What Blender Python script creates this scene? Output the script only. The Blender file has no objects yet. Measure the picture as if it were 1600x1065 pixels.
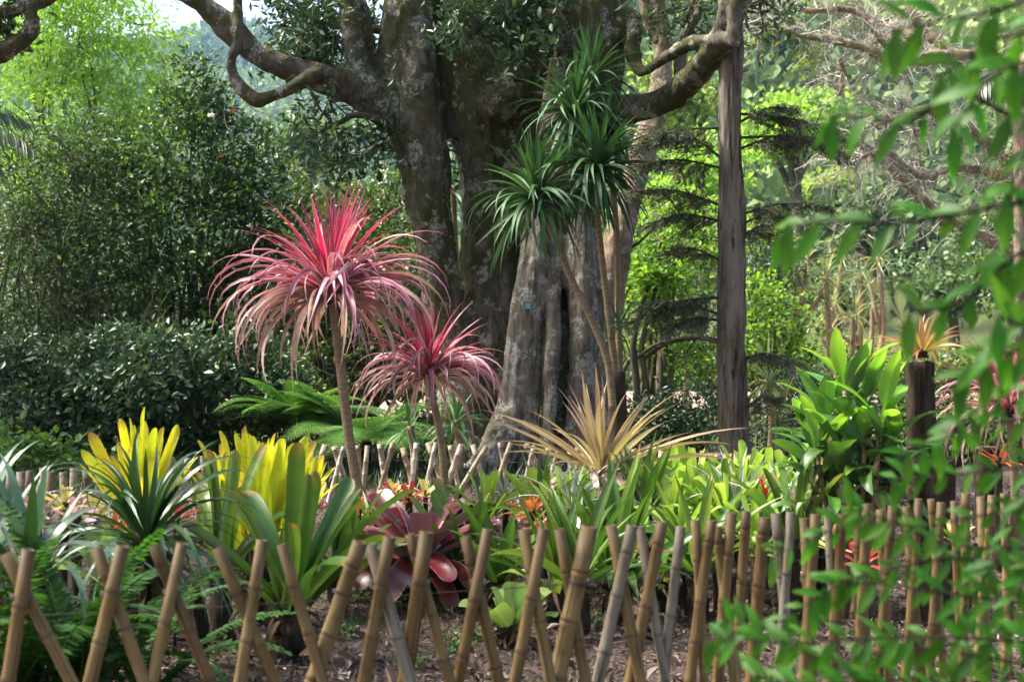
import bpy, math, random
import numpy as np
from mathutils import Vector, Matrix, noise

random.seed(11)
rng = np.random.default_rng(11)
scene = bpy.context.scene
COL = scene.collection

# ------------------------------------------------------------------ camera, world, sun, exposure
CAMZ, F, YH = 1.25, 2222.0, 600.0          # eye height, focal length and horizon row (1600 px wide photo)
cam_d = bpy.data.cameras.new('camera')
cam = bpy.data.objects.new('camera', cam_d)
COL.objects.link(cam)
cam.location = (0, 0, CAMZ)
cam.rotation_euler = (math.radians(90), 0, 0)
cam_d.sensor_width = 36.0
cam_d.lens = 50.0
cam_d.shift_y = (YH - 532.5) / 1600.0
cam_d.clip_start = 0.05
cam_d.clip_end = 4000
cam_d.dof.use_dof = True
cam_d.dof.focus_distance = 10.3
cam_d.dof.aperture_fstop = 3.8
scene.camera = cam

SUN_EL, SUN_AZ = math.radians(55), math.radians(-82)   # azimuth from +Y (view direction) towards +X
world = bpy.data.worlds.new('World')
scene.world = world
world.use_nodes = True
wt = world.node_tree
for n in list(wt.nodes):
    wt.nodes.remove(n)
sky = wt.nodes.new('ShaderNodeTexSky')
sky.sky_type = 'NISHITA'
sky.sun_disc = False
sky.sun_elevation = SUN_EL
sky.sun_rotation = SUN_AZ
sky.air_density = 1.0
sky.dust_density = 6.0
sky.ozone_density = 1.0
bg = wt.nodes.new('ShaderNodeBackground')
bg.inputs['Strength'].default_value = 0.11
wo = wt.nodes.new('ShaderNodeOutputWorld')
wt.links.new(sky.outputs[0], bg.inputs[0])
wt.links.new(bg.outputs[0], wo.inputs['Surface'])

sun_d = bpy.data.lights.new('sun', 'SUN')
sun_d.energy = 3.4
sun_d.angle = math.radians(9)
sun_d.color = (1.0, 0.95, 0.86)
sun = bpy.data.objects.new('sun', sun_d)
COL.objects.link(sun)
sdir = Vector((math.sin(SUN_AZ) * math.cos(SUN_EL), math.cos(SUN_AZ) * math.cos(SUN_EL), math.sin(SUN_EL)))
sun.rotation_euler = sdir.to_track_quat('Z', 'Y').to_euler()
sun.location = (0, 0, 30)

vs = scene.view_settings
vs.view_transform = 'Standard'
vs.look = 'None'
vs.exposure = 2.08
vs.gamma = 1.0
vs.use_curve_mapping = False
scene.cycles.max_bounces = 5
scene.cycles.diffuse_bounces = 2
scene.cycles.glossy_bounces = 1
scene.cycles.transmission_bounces = 2
scene.cycles.volume_bounces = 0
scene.cycles.adaptive_threshold = 0.02
scene.cycles.debug_use_spatial_splits = True
scene.cycles.caustics_reflective = False
scene.cycles.caustics_refractive = False

# ------------------------------------------------------------------ small helpers
def P(px, py, D):
    return Vector(((px - 800.0) / F * D, D, CAMZ + (YH - py) / F * D))

def sst(a, b, x):
    t = np.clip((x - a) / (b - a), 0, 1)
    return t * t * (3 - 2 * t)

def gz(x, y):
    """height of the ground sheet"""
    x = np.asarray(x, float); y = np.asarray(y, float)
    r = np.hypot(x, y)
    az = np.degrees(np.arctan2(x, np.maximum(y, 1e-6)))
    yy = np.maximum(y, 0)
    z = 0.36 * sst(7.6, 10.2, yy) + 0.12 * sst(10.2, 12.5, yy) + 0.62 * sst(13, 30, yy) + 1.2 * sst(30, 70, yy)
    front = sst(35, 60, yy)
    wr = sst(-4, 8, az)
    zr = 88 * sst(42, 270, r)
    zl = 222 * sst(160, 1080, r) + 12 * np.sin(az * 0.55 + 1.2) * sst(600, 1080, r)
    return z + front * (wr * zr + (1 - wr) * zl)

def G(px, D, dz=0.0):
    x = (px - 800.0) / F * D
    return Vector((x, D, float(gz(x, D)) + dz))

def spline(pts, res):
    """Catmull-Rom through rows of pts (any number of columns)"""
    p = np.asarray(pts, float)
    if res <= 1 or len(p) < 3:
        return p
    q = np.vstack([2 * p[0] - p[1], p, 2 * p[-1] - p[-2]])
    out = []
    for i in range(1, len(q) - 2):
        a, b, c, d = q[i - 1], q[i], q[i + 1], q[i + 2]
        for k in range(res):
            t = k / res
            out.append(0.5 * ((2 * b) + (c - a) * t + (2 * a - 5 * b + 4 * c - d) * t * t + (3 * b - a - 3 * c + d) * t ** 3))
    out.append(p[-1])
    return np.array(out)

class MB:
    """collects geometry for one mesh"""
    def __init__(s):
        s.v = []; s.f = []; s.a = []; s.n = 0
    def add(s, v, f, a=None):
        v = np.asarray(v, float)
        if a is None:
            a = np.zeros((len(v), 3))
        s.v.append(v); s.a.append(np.asarray(a, float))
        for arr in f:
            s.f.append(np.asarray(arr, int) + s.n)
        s.n += len(v)
    def tube(s, pts, rads, seg=7, res=4, cap=False, rnd=None, wob=0.0, flat=1.0):
        d = np.column_stack([np.asarray([tuple(p) for p in pts], float), np.asarray(rads, float)])
        d = spline(d, res)
        p, r = d[:, :3], np.maximum(d[:, 3], 1e-4)
        t = np.gradient(p, axis=0)
        t /= np.linalg.norm(t, axis=1)[:, None] + 1e-12
        ref = np.array([0.0, 0, 1]) if abs(t[0, 2]) < 0.9 else np.array([0.0, 1, 0])
        nn = np.cross(t[0], ref); nn /= np.linalg.norm(nn)
        N = np.zeros_like(p); B = np.zeros_like(p)
        for i in range(len(p)):
            nn = nn - t[i] * nn.dot(t[i]); nn /= np.linalg.norm(nn) + 1e-12
            N[i] = nn; B[i] = np.cross(t[i], nn)
        ang = np.linspace(0, 2 * math.pi, seg, endpoint=False)
        rr = r[:, None] * np.ones(seg)[None]
        if wob:
            ph = rng.uniform(0, 6.28, 3)
            z = np.arange(len(p))[:, None]
            rr = rr * (1 + wob * (np.sin(2 * ang + ph[0] + z * .3) + .6 * np.sin(3 * ang + ph[1] - z * .2) + .5 * np.sin(5 * ang + ph[2] + z * .15)))
        v = p[:, None] + rr[:, :, None] * (np.cos(ang)[None, :, None] * N[:, None] + flat * np.sin(ang)[None, :, None] * B[:, None])
        n = len(p)
        i = np.arange(n - 1)[:, None] * seg; j = np.arange(seg)[None]; j2 = (j + 1) % seg
        q = np.stack([i + j, i + j2, i + seg + j2, i + seg + j], -1).reshape(-1, 4)
        fs = [q]
        if rnd is None:
            rnd = rng.random()
        a = np.zeros((n * seg, 3)); a[:, 0] = np.repeat(np.linspace(0, 1, n), seg); a[:, 2] = rnd
        vv = v.reshape(-1, 3)
        if cap:
            fs.append(np.arange(seg)[::-1][None]); fs.append(((n - 1) * seg + np.arange(seg))[None])
        s.add(vv, fs, a)
    def box(s, c, h, rot=None):
        m = np.array([[x, y, z] for x in (-1, 1) for y in (-1, 1) for z in (-1, 1)], float) * np.asarray(h)
        if rot is not None:
            m = m @ np.array(rot).T
        s.add(m + np.asarray(c), [np.array([[0, 1, 3, 2], [4, 6, 7, 5], [0, 4, 5, 1], [2, 3, 7, 6], [0, 2, 6, 4], [1, 5, 7, 3]])])
    def mesh(s, name, smooth=True):
        me = bpy.data.meshes.new(name)
        v = np.concatenate(s.v); a = np.concatenate(s.a)
        loops = np.concatenate([f.ravel() for f in s.f])
        tot = np.concatenate([np.full(len(f), f.shape[1]) for f in s.f])
        start = np.concatenate([[0], np.cumsum(tot)[:-1]])
        me.vertices.add(len(v)); me.vertices.foreach_set('co', v.ravel())
        me.loops.add(len(loops)); me.loops.foreach_set('vertex_index', loops.astype(np.int32))
        me.polygons.add(len(tot))
        me.polygons.foreach_set('loop_start', start.astype(np.int32))
        me.polygons.foreach_set('loop_total', tot.astype(np.int32))
        me.polygons.foreach_set('use_smooth', np.full(len(tot), smooth))
        at = me.attributes.new('lf', 'FLOAT_VECTOR', 'POINT')
        at.data.foreach_set('vector', a.ravel())
        me.update(calc_edges=True)
        return me
    def build(s, name, mat, parent=None, smooth=True):
        me = s.mesh(name, smooth)
        me.materials.append(mat)
        return link(name, me, parent)

def link(name, data, parent=None, mat_local=None):
    o = bpy.data.objects.new(name, data)
    COL.objects.link(o)
    if parent is not None:
        o.parent = parent
        if mat_local is None and parent.location.length > 0:      # geometry given in world space
            o.matrix_parent_inverse = Matrix.Translation(-parent.location)
    if mat_local is not None:
        o.matrix_local = mat_local
    return o

def tag(o, label=None, cat=None, group=None, kind=None):
    if label: o['label'] = label
    if cat: o['category'] = cat
    if group: o['group'] = group
    if kind: o['kind'] = kind
    return o

def thing(name, label, cat, loc, group=None):
    o = bpy.data.objects.new(name, None)
    COL.objects.link(o)
    o.empty_display_size = 0.05
    o.location = loc
    return tag(o, label, cat, group)

def frame(x, up=(0, 0, 1), loc=(0, 0, 0), s=1.0):
    x = Vector(x).normalized(); up = Vector(up)
    y = up.cross(x)
    if y.length < 1e-4:
        y = Vector((0, 1, 0)).cross(x)
    y.normalize(); z = x.cross(y)
    return Matrix(((x.x * s, y.x * s, z.x * s, loc[0]), (x.y * s, y.y * s, z.y * s, loc[1]), (x.z * s, y.z * s, z.z * s, loc[2]), (0, 0, 0, 1)))

# ------------------------------------------------------------------ materials
class NT:
    def __init__(s, name):
        s.m = bpy.data.materials.new(name); s.m.use_nodes = True
        s.t = s.m.node_tree
        for n in list(s.t.nodes): s.t.nodes.remove(n)
        s.out = s.n('ShaderNodeOutputMaterial')
    def n(s, typ, **kw):
        nd = s.t.nodes.new(typ)
        for k, v in kw.items(): setattr(nd, k, v)
        return nd
    def set(s, sock, val):
        if isinstance(val, bpy.types.NodeSocket): s.t.links.new(val, sock)
        elif isinstance(val, (tuple, list)) and len(val) == 3 and sock.type == 'RGBA': sock.default_value = (*val, 1)
        else: sock.default_value = val
    def math(s, op, a, b=0.0, clamp=False):
        nd = s.n('ShaderNodeMath', operation=op, use_clamp=clamp); s.set(nd.inputs[0], a); s.set(nd.inputs[1], b); return nd.outputs[0]
    def mix(s, f, a, b, blend='MIX'):
        nd = s.n('ShaderNodeMix', data_type='RGBA', blend_type=blend); s.set(nd.inputs[0], f); s.set(nd.inputs[6], a); s.set(nd.inputs[7], b); return nd.outputs[2]
    def step(s, v, a, b):
        nd = s.n('ShaderNodeMapRange', interpolation_type='SMOOTHSTEP'); s.set(nd.inputs[0], v); nd.inputs[1].default_value = a; nd.inputs[2].default_value = b; return nd.outputs[0]
    def noise(s, vec, scale, detail=4, rough=.6):
        nd = s.n('ShaderNodeTexNoise'); s.set(nd.inputs['Vector'], vec); nd.inputs['Scale'].default_value = scale; nd.inputs['Detail'].default_value = detail; nd.inputs['Roughness'].default_value = rough; return nd.outputs[0]
    def coord(s, kind='Object', scale=(1, 1, 1)):
        c = s.n('ShaderNodeTexCoord').outputs[kind]
        mp = s.n('ShaderNodeMapping'); s.set(mp.inputs[0], c); mp.inputs['Scale'].default_value = scale
        return mp.outputs[0]
    def lf(s):
        a = s.n('ShaderNodeAttribute', attribute_name='lf')
        sp = s.n('ShaderNodeSeparateXYZ'); s.set(sp.inputs[0], a.outputs['Vector'])
        return sp.outputs
    def bsdf(s, col, rough=.5, spec=.5, bump=None, bstr=.3, bdist=.01):
        b = s.n('ShaderNodeBsdfPrincipled')
        s.set(b.inputs['Base Color'], col); s.set(b.inputs['Roughness'], rough); b.inputs['Specular IOR Level'].default_value = spec
        if bump is not None:
            bp = s.n('ShaderNodeBump'); bp.inputs['Strength'].default_value = bstr; bp.inputs['Distance'].default_value = bdist
            s.set(bp.inputs['Height'], bump); s.t.links.new(bp.outputs[0], b.inputs['Normal'])
        return b.outputs[0]
    def leafout(s, col, tcol, transl, rough, spec, bump=None, bstr=.2, bdist=.004):
        b = s.bsdf(col, rough, spec, bump, bstr, bdist)
        t = s.n('ShaderNodeBsdfTranslucent'); s.set(t.inputs[0], tcol)
        mx = s.n('ShaderNodeMixShader'); mx.inputs[0].default_value = transl
        s.t.links.new(b, mx.inputs[1]); s.t.links.new(t.outputs[0], mx.inputs[2])
        s.t.links.new(mx.outputs[0], s.out.inputs[0])
        return s.m
    def done(s, sh):
        s.t.links.new(sh, s.out.inputs[0]); return s.m

def cloud_mat(name, c1, c2, rough=.45, transl=.3, spec=.5, c3=None, p3=.93, tmul=1.3):
    """small leaves joined in one crown: colour differs from leaf to leaf"""
    k = NT(name); t, s_, r = k.lf()
    col = k.mix(r, c1, c2)
    if c3: col = k.mix(k.step(r, p3, p3 + .01), col, c3)
    nz = k.noise(k.coord('Object'), 1.1, 2)
    col = k.mix(k.step(nz, .3, .7), k.mix(.45, col, c1), col)
    tc = k.mix(1.0, col, (tmul * 1.05, tmul * 1.1, tmul * .7), 'MULTIPLY')
    return k.leafout(col, tc, transl, rough, spec)

def strap_mat(name, base, tip, edge=None, ew=.6, under=None, rough=.4, transl=.25, spec=.5, t0=.3, t1=.95, var=.35, stripes=None, tipburn=None, tmul=1.2, alt=None):
    """single large leaves: t along, s across, random per leaf"""
    k = NT(name); t, s_, r = k.lf()
    orn = k.n('ShaderNodeObjectInfo').outputs['Random']
    col = k.mix(k.step(t, t0, t1), base, tip)
    if alt: col = k.mix(k.step(orn, .55, .8), col, alt)
    sa = k.math('ABSOLUTE', s_)
    if stripes:
        w = k.n('ShaderNodeTexWave', wave_type='BANDS', bands_direction='X'); 
        cb = k.n('ShaderNodeCombineXYZ'); k.set(cb.inputs[0], s_); k.set(cb.inputs[1], k.math('MULTIPLY', t, .15)); k.set(cb.inputs[2], orn)
        k.set(w.inputs[0], cb.outputs[0]); w.inputs['Scale'].default_value = 1.1; w.inputs['Distortion'].default_value = 1.5
        col = k.mix(k.step(w.outputs[1], .45, .6), col, stripes)
    if edge: col = k.mix(k.step(sa, ew, min(ew + .2, 1.0)), col, edge)
    if tipburn: col = k.mix(k.math('MULTIPLY', k.step(t, .86, .98), k.step(orn, .2, .6)), col, tipburn)
    nz = k.noise(k.coord('Object'), 14, 3)
    col = k.mix(k.math('MULTIPLY', k.step(nz, .4, .75), .45), col, tuple(c * .5 for c in base))
    nz2 = k.noise(k.coord('Object'), 70, 4, .7); col = k.mix(k.math('MULTIPLY', k.step(nz2, .64, .72), .6), col, (.16, .1, .04))
    col = k.mix(k.math('MULTIPLY', k.step(k.math('SUBTRACT', .12, sa), 0, .1), .3), col, tuple(min(1, c * 1.6) for c in tip))
    hs = k.n('ShaderNodeHueSaturation'); k.set(hs.inputs['Color'], col)
    k.set(hs.inputs['Value'], k.math('ADD', k.math('MULTIPLY', orn, var), 1 - var / 2))
    k.set(hs.inputs['Hue'], k.math('ADD', k.math('MULTIPLY', k.math('FRACT', k.math('MULTIPLY', orn, 7.3)), .03), .485))
    col = hs.outputs[0]
    tc = k.mix(1.0, col, (tmul, tmul, tmul * .8), 'MULTIPLY')
    if under:
        bf = k.n('ShaderNodeNewGeometry').outputs['Backfacing']
        col = k.mix(bf, col, under)
    # fine parallel veins
    vb = k.n('ShaderNodeTexWave', wave_type='BANDS', bands_direction='X'); cb2 = k.n('ShaderNodeCombineXYZ'); k.set(cb2.inputs[0], s_)
    k.set(vb.inputs[0], cb2.outputs[0]); vb.inputs['Scale'].default_value = 3.0
    return k.leafout(col, tc, transl, rough, spec, vb.outputs[1], .15, .002)

def bark_mat(name, c1, c2, lichen=None, moss=None, scale=(1, 1, .35), fr=9, la=.55, ma=.5, bstr=.9, bdist=.035):
    k = NT(name)
    co = k.coord('Object', scale); cu = k.coord('Object')
    n1 = k.noise(co, fr, 8, .75); n2 = k.noise(cu, 1.7, 5, .65); n3 = k.noise(cu, 5.5, 8, .72); n4 = k.noise(cu, 45, 4, .75); n5 = k.noise(co, fr * 3.2, 5, .7)
    col = k.mix(k.step(n1, .36, .62), c1, c2)
    col = k.mix(k.math('MULTIPLY', k.step(n5, .5, .66), .6), col, tuple(x * .4 for x in c1))
    if moss:
        mf = k.math('ADD', k.math('MULTIPLY', n2, .65), k.math('MULTIPLY', n3, .35))
        col = k.mix(k.math('MULTIPLY', k.step(mf, ma - .04, ma + .06), .85), col, k.mix(n4, tuple(x * .6 for x in moss), tuple(x * 1.5 for x in moss)))
    if lichen:
        f = k.math('MULTIPLY', k.step(n3, la, la + .035), k.step(n4, .36, .56))
        col = k.mix(k.math('MULTIPLY', f, .85), col, lichen)
    h = k.math('ADD', k.math('ADD', n1, k.math('MULTIPLY', n5, .5)), k.math('MULTIPLY', n4, .3))
    return k.done(k.bsdf(col, .92, .2, h, bstr, bdist))

M = {}
M['bark'] = bark_mat('bark_mossy', (.092, .076, .055), (.225, .196, .153), (.46, .45, .405), (.068, .072, .018), fr=13, la=.545, ma=.475, bstr=1.0, bdist=.05)
M['bark_grey'] = bark_mat('bark_grey', (.115, .1, .079), (.25, .222, .18), (.44, .425, .385), (.08, .082, .032), scale=(1, 1, .22), fr=12, la=.52, ma=.56)
M['bark_red'] = bark_mat('bark_reddish', (.2, .135, .095), (.31, .23, .17), (.42, .38, .33), (.1, .1, .04))
M['bark_twig'] = bark_mat('bark_twig', (.05, .04, .028), (.1, .085, .06), None, (.08, .09, .03), fr=20, bdist=.008)
M['bark_dark'] = bark_mat('bark_dark', (.035, .028, .02), (.07, .055, .04), None, None, fr=20, bdist=.01)
M['bark_lichen'] = bark_mat('bark_lichen', (.2, .14, .085), (.32, .235, .155), (.5, .46, .4), (.2, .18, .07), fr=8)
M['twig_pale'] = bark_mat('twig_pale', (.3, .265, .215), (.48, .44, .38), None, None, fr=9, bdist=.005)
k = NT('bark_cedar')
co = k.coord('Object', (1, 1, .1))
n1 = k.noise(co, 36, 8, .8); n2 = k.noise(k.coord('Object', (1, 1, .12)), 7, 4); n3 = k.noise(k.coord('Object'), 3, 3)
c = k.mix(k.step(n1, .33, .66), (.06, .044, .032), (.27, .22, .17)); c = k.mix(k.math('MULTIPLY', k.step(n2, .42, .64), .75), c, (.32, .285, .23)); c = k.mix(k.math('MULTIPLY', k.step(k.noise(k.coord('Object', (1, 1, .08)), 24, 6, .7), .56, .62), .85), c, (.022, .015, .01))
c = k.mix(k.math('MULTIPLY', k.step(n3, .55, .7), .5), c, (.1, .105, .045))
M['cedar'] = k.done(k.bsdf(c, .9, .2, n1, 1.0, .03))

# bamboo
def bamboo(name, ca, cb, cg):
    k = NT(name)
    t, s_, r = k.lf(); orn = k.n('ShaderNodeObjectInfo').outputs['Random']
    c = k.mix(orn, ca, cb); c = k.mix(k.step(orn, .86, .9), c, cg)
    nz = k.noise(k.coord('Object', (1, 1, .25)), 26, 4); nz2 = k.noise(k.coord('Object', (1, 1, .5)), 9, 3)
    c = k.mix(k.math('MULTIPLY', k.step(nz, .48, .7), .6), c, tuple(x * .35 for x in ca))
    c = k.mix(k.math('MULTIPLY', k.step(nz2, .5, .7), .5), c, tuple(x * y for x, y in zip(cb, (.65, .75, .7))))
    nz3 = k.noise(k.coord('Object', (1, 1, .02)), 75, 2); c = k.mix(k.math('MULTIPLY', k.step(nz3, .6, .66), .7), c, tuple(x * .25 for x in ca))
    nz4 = k.noise(k.coord('Object', (1, 1, .6)), 60, 5, .75); c = k.mix(k.math('MULTIPLY', k.step(nz4, .54, .64), .3), c, (.18, .155, .11)); c = k.mix(k.math('MULTIPLY', k.step(nz4, .36, .3), .6), c, tuple(x * .4 for x in ca))
    c = k.mix(k.math('MULTIPLY', k.step(k.math('ADD', t, k.math('MULTIPLY', nz2, .5)), .95, 1.35), .75), c, tuple(x * .3 for x in ca))
    c = k.mix(s_, c, (.05, .035, .025))
    return k.done(k.bsdf(c, .6, .35, nz4, .35, .004))
M['bamboo'] = bamboo('bamboo', (.145, .08, .022), (.3, .2, .08), (.25, .21, .155))
M['bamboo_pale'] = bamboo('bamboo_weathered', (.28, .2, .115), (.5, .43, .34), (.56, .5, .44))
k = NT('wire'); M['wire'] = k.done(k.bsdf((.06, .045, .035), .6, .5))

# ground: mulch near, grass and litter beyond
k = NT('ground_mulch')
cu = k.coord('Object')
n1 = k.noise(cu, 34, 6, .75); n2 = k.noise(cu, 1.3, 4); n3 = k.noise(cu, 110, 3, .7)
vor = k.n('ShaderNodeTexVoronoi'); k.set(vor.inputs['Vector'], cu); vor.inputs['Scale'].default_value = 48
c = k.mix(k.step(n1, .36, .66), (.05, .034, .028), (.2, .15, .125))
c = k.mix(k.math('MULTIPLY', k.step(n3, .55, .7), .7), c, (.34, .27, .235))
c = k.mix(k.math('MULTIPLY', k.step(n2, .56, .68), .55), c, (.07, .085, .03))
sp = k.n('ShaderNodeSeparateXYZ'); k.set(sp.inputs[0], cu)
c = k.mix(k.step(sp.outputs[1], 13, 17), c, k.mix(n1, (.05, .07, .025), (.09, .11, .035)))
M['ground'] = k.done(k.bsdf(c, .95, .15, k.math('ADD', n1, vor.outputs[0]), .9, .03))
k = NT('path_litter')
cu = k.coord('Object'); n1 = k.noise(cu, 9, 6, .75)
M['path'] = k.done(k.bsdf(k.mix(k.step(n1, .35, .65), (.2, .13, .1), (.4, .29, .24)), .95, .1, n1, .6, .05))
M['chips'] = cloud_mat('mulch_chips', (.07, .045, .035), (.34, .25, .2), .85, .05, .2, (.55, .47, .42), .88)
M['weeds'] = cloud_mat('weed_leaves', (.06, .13, .025), (.16, .27, .06), .5, .3)

# foliage
M['camellia'] = cloud_mat('leaf_camellia', (.028, .06, .02), (.07, .135, .035), .5, .22, .28, (.2, .32, .05), .87)
M['darkthin'] = cloud_mat('leaf_dark_thin', (.025, .05, .02), (.065, .11, .035), .5, .28, .3, (.16, .24, .05), .93)
M['glossy'] = cloud_mat('leaf_glossy_shrub', (.03, .065, .032), (.075, .135, .058), .42, .16, .42, (.17, .24, .06), .93)
M['midgreen'] = cloud_mat('leaf_mid_green', (.045, .085, .022), (.11, .18, .035), .35, .3, .5, (.36, .4, .07), .94)
M['bigtree'] = cloud_mat('leaf_big_tree', (.022, .05, .025), (.07, .125, .045), .42, .22, .4, (.15, .24, .05), .95)
M['lime'] = cloud_mat('leaf_lime', (.16, .29, .035), (.32, .48, .075), .5, .5, .3, None, .9, 1.5)
M['limemaple'] = cloud_mat('leaf_lime_maple', (.12, .24, .022), (.32, .47, .05), .5, .45, .3, (.05, .1, .03), .72, 1.35)
M['greengrey'] = cloud_mat('leaf_green_grey', (.075, .13, .05), (.16, .24, .1), .5, .3, .4)
M['yellowgreen'] = cloud_mat('leaf_yellow_green', (.16, .24, .045), (.3, .38, .08), .5, .4, .3)
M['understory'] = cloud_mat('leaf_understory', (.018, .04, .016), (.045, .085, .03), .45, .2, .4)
M['cedarleaf'] = cloud_mat('needle_cedar', (.055, .075, .045), (.12, .145, .08), .6, .25, .3, (.17, .14, .09), .82)
M['ground_leaf'] = cloud_mat('leaf_ground_cover', (.06, .14, .025), (.15, .3, .05), .35, .35, .5)
M['yellowleaf'] = cloud_mat('leaf_yellow_spots', (.2, .22, .03), (.55, .45, .06), .5, .35, .4, (.08, .14, .03), .45)
M['flower_white'] = cloud_mat('petal_white', (.7, .66, .62), (.8, .78, .75), .6, .2, .3)
M['flower_red'] = cloud_mat('petal_red', (.45, .02, .03), (.6, .05, .07), .5, .2, .3)
M['fern'] = cloud_mat('fern_frond', (.06, .16, .025), (.15, .3, .05), .5, .4, .35)
M['fern_dark'] = cloud_mat('fern_sword', (.03, .1, .015), (.1, .24, .03), .45, .35, .4)
M['palm'] = cloud_mat('palm_frond', (.025, .05, .02), (.05, .09, .035), .4, .2, .5)
k = NT('forest_leaves'); t, s_, r = k.lf()
nz = k.noise(k.coord('Object'), .035, 3)
c = k.mix(r, (.045, .09, .035), (.12, .19, .065)); c = k.mix(k.step(nz, .46, .6), c, k.mix(r, (.15, .23, .06), (.26, .34, .11)))
M['forest'] = k.leafout(c, c, .25, .7, .2)

M['red_up'] = strap_mat('leaf_crimson', (.38, .005, .03), (.22, .02, .05), (.44, .12, .2), .6, (.32, .09, .15), .32, .35, .6, .35, .9, .5, tmul=1.5)
M['red_mid'] = strap_mat('leaf_pink', (.38, .012, .065), (.36, .09, .15), (.54, .28, .36), .5, (.38, .17, .25), .34, .3, .6, .15, .7, .5, tmul=1.3, alt=(.52, .33, .33))
M['red_old'] = strap_mat('leaf_dusty_pink', (.32, .055, .075), (.36, .18, .16), (.48, .32, .28), .45, (.4, .23, .22), .45, .25, .45, .1, .6, .5, alt=(.42, .28, .18))
M['drac'] = strap_mat('leaf_dracaena', (.065, .175, .028), (.042, .135, .028), None, .6, (.07, .14, .05), .45, .25, .4, .2, .9, .6)
M['drac_dark'] = strap_mat('leaf_dracaena_old', (.04, .11, .03), (.055, .14, .05), None, .6, (.07, .12, .06), .48, .2, .35, .2, .9, .6)
M['phorm'] = strap_mat('leaf_striped', (.54, .46, .16), (.4, .29, .16), (.24, .13, .1), .62, (.4, .29, .26), .4, .3, .5, .2, .9, .35, stripes=(.2, .15, .05))
M['phorm_mauve'] = strap_mat('leaf_mauve', (.42, .29, .3), (.4, .27, .22), (.6, .48, .42), .6, (.48, .37, .4), .4, .2, .5, .2, .9, .3)
M['yellow'] = strap_mat('leaf_yellow', (.3, .42, .02), (.62, .64, .03), None, .6, (.56, .62, .05), .42, .5, .4, .1, .8, .45, tipburn=(.42, .26, .05), tmul=1.25, alt=(.72, .64, .03))
M['greenvase'] = strap_mat('leaf_green_vase', (.05, .135, .012), (.075, .17, .016), None, .6, (.12, .21, .04), .28, .35, .7, .3, .8, .5, tipburn=(.3, .16, .02), alt=(.15, .24, .03))
M['strapdark'] = strap_mat('leaf_dark_strap', (.025, .075, .012), (.035, .095, .02), None, .6, (.06, .12, .035), .26, .2, .6, .2, .9, .5)
M['silver'] = strap_mat('leaf_silver_green', (.07, .15, .07), (.12, .22, .13), None, .6, (.2, .3, .22), .25, .2, .8, .2, .9, .4)
M['burgundy'] = strap_mat('leaf_burgundy', (.09, .006, .01), (.12, .01, .015), (.34, .13, .17), .85, (.5, .36, .41), .28, .08, .7, .5, 1.0, .4, alt=(.16, .02, .02))
M['green_cup'] = strap_mat('leaf_light_green', (.14, .27, .035), (.25, .4, .09), None, .6, (.32, .45, .16), .35, .35, .5, .2, .8, .3)
M['limebrom'] = strap_mat('leaf_lime_brom', (.2, .36, .035), (.34, .52, .06), None, .6, (.36, .52, .1), .35, .4, .5, .2, .8, .4)
M['silverbrom'] = strap_mat('leaf_silver_brom', (.2, .27, .22), (.42, .47, .43), (.55, .58, .55), .6, (.46, .5, .48), .5, .12, .3, .1, .8, .4)
M['ti'] = strap_mat('leaf_paddle', (.045, .13, .018), (.075, .2, .022), None, .6, (.1, .18, .06), .38, .28, .8, .2, .9, .5)
M['ti_top'] = strap_mat('leaf_paddle_top', (.12, .31, .02), (.2, .42, .025), (.36, .48, .05), .82, (.16, .32, .07), .3, .45, .8, .2, .9, .3, tmul=1.4)
M['ti_old'] = strap_mat('leaf_paddle_old', (.3, .3, .12), (.5, .38, .16), (.36, .22, .12), .6, (.42, .36, .26), .5, .25, .3, .2, .9, .4)
M['postbrom'] = strap_mat('leaf_post_brom', (.42, .4, .06), (.4, .24, .09), (.34, .1, .07), .55, (.4, .26, .16), .35, .3, .5, .2, .9, .4, alt=(.3, .09, .08))
M['mini_red'] = strap_mat('leaf_mini_red', (.1, .2, .04), (.62, .03, .07), None, .6, (.5, .14, .2), .35, .3, .5, .2, .6, .3)
M['mini_pink'] = strap_mat('leaf_mini_pink', (.2, .24, .1), (.72, .36, .42), None, .6, (.66, .45, .5), .35, .3, .5, .2, .6, .3)
M['mini_yellow'] = strap_mat('leaf_mini_yellow', (.36, .4, .08), (.75, .64, .22), None, .6, (.7, .62, .3), .35, .3, .5, .1, .6, .3)
M['mini_orange'] = strap_mat('leaf_mini_orange', (.3, .18, .05), (.6, .16, .04), None, .6, (.5, .25, .12), .4, .3, .5, .1, .6, .3)
M['mini_green'] = strap_mat('leaf_mini_green', (.1, .2, .04), (.2, .34, .06), None, .6, (.25, .36, .1), .35, .3, .5, .2, .6, .3)
M['yucca'] = strap_mat('leaf_yucca', (.13, .21, .08), (.2, .27, .11), None, .6, (.24, .29, .14), .45, .3, .4, .2, .9, .4, alt=(.34, .3, .09))
M['fore'] = strap_mat('leaf_fore_shrub', (.05, .18, .01), (.085, .27, .018), None, .6, (.075, .22, .03), .4, .5, .45, .2, .9, .5, tmul=1.5)
M['spike'] = strap_mat('bract_orange_red', (.6, .06, .02), (.7, .12, .03), None, .6, None, .45, .3, .4)
M['fibre'] = bark_mat('fibrous_base', (.022, .016, .011), (.07, .05, .033), None, None, scale=(1, 1, .2), fr=30, bdist=.02)
M['cane'] = bark_mat('cordyline_cane', (.21, .145, .085), (.32, .235, .15), None, None, scale=(.3, .3, 2.2), fr=22, bdist=.006)
k = NT('plaque_teal'); M['plaque'] = k.done(k.bsdf((.01, .17, .24), .4, .4))
k = NT('plaque_print'); M['print'] = k.done(k.bsdf((.55, .68, .7), .5, .3))
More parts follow.
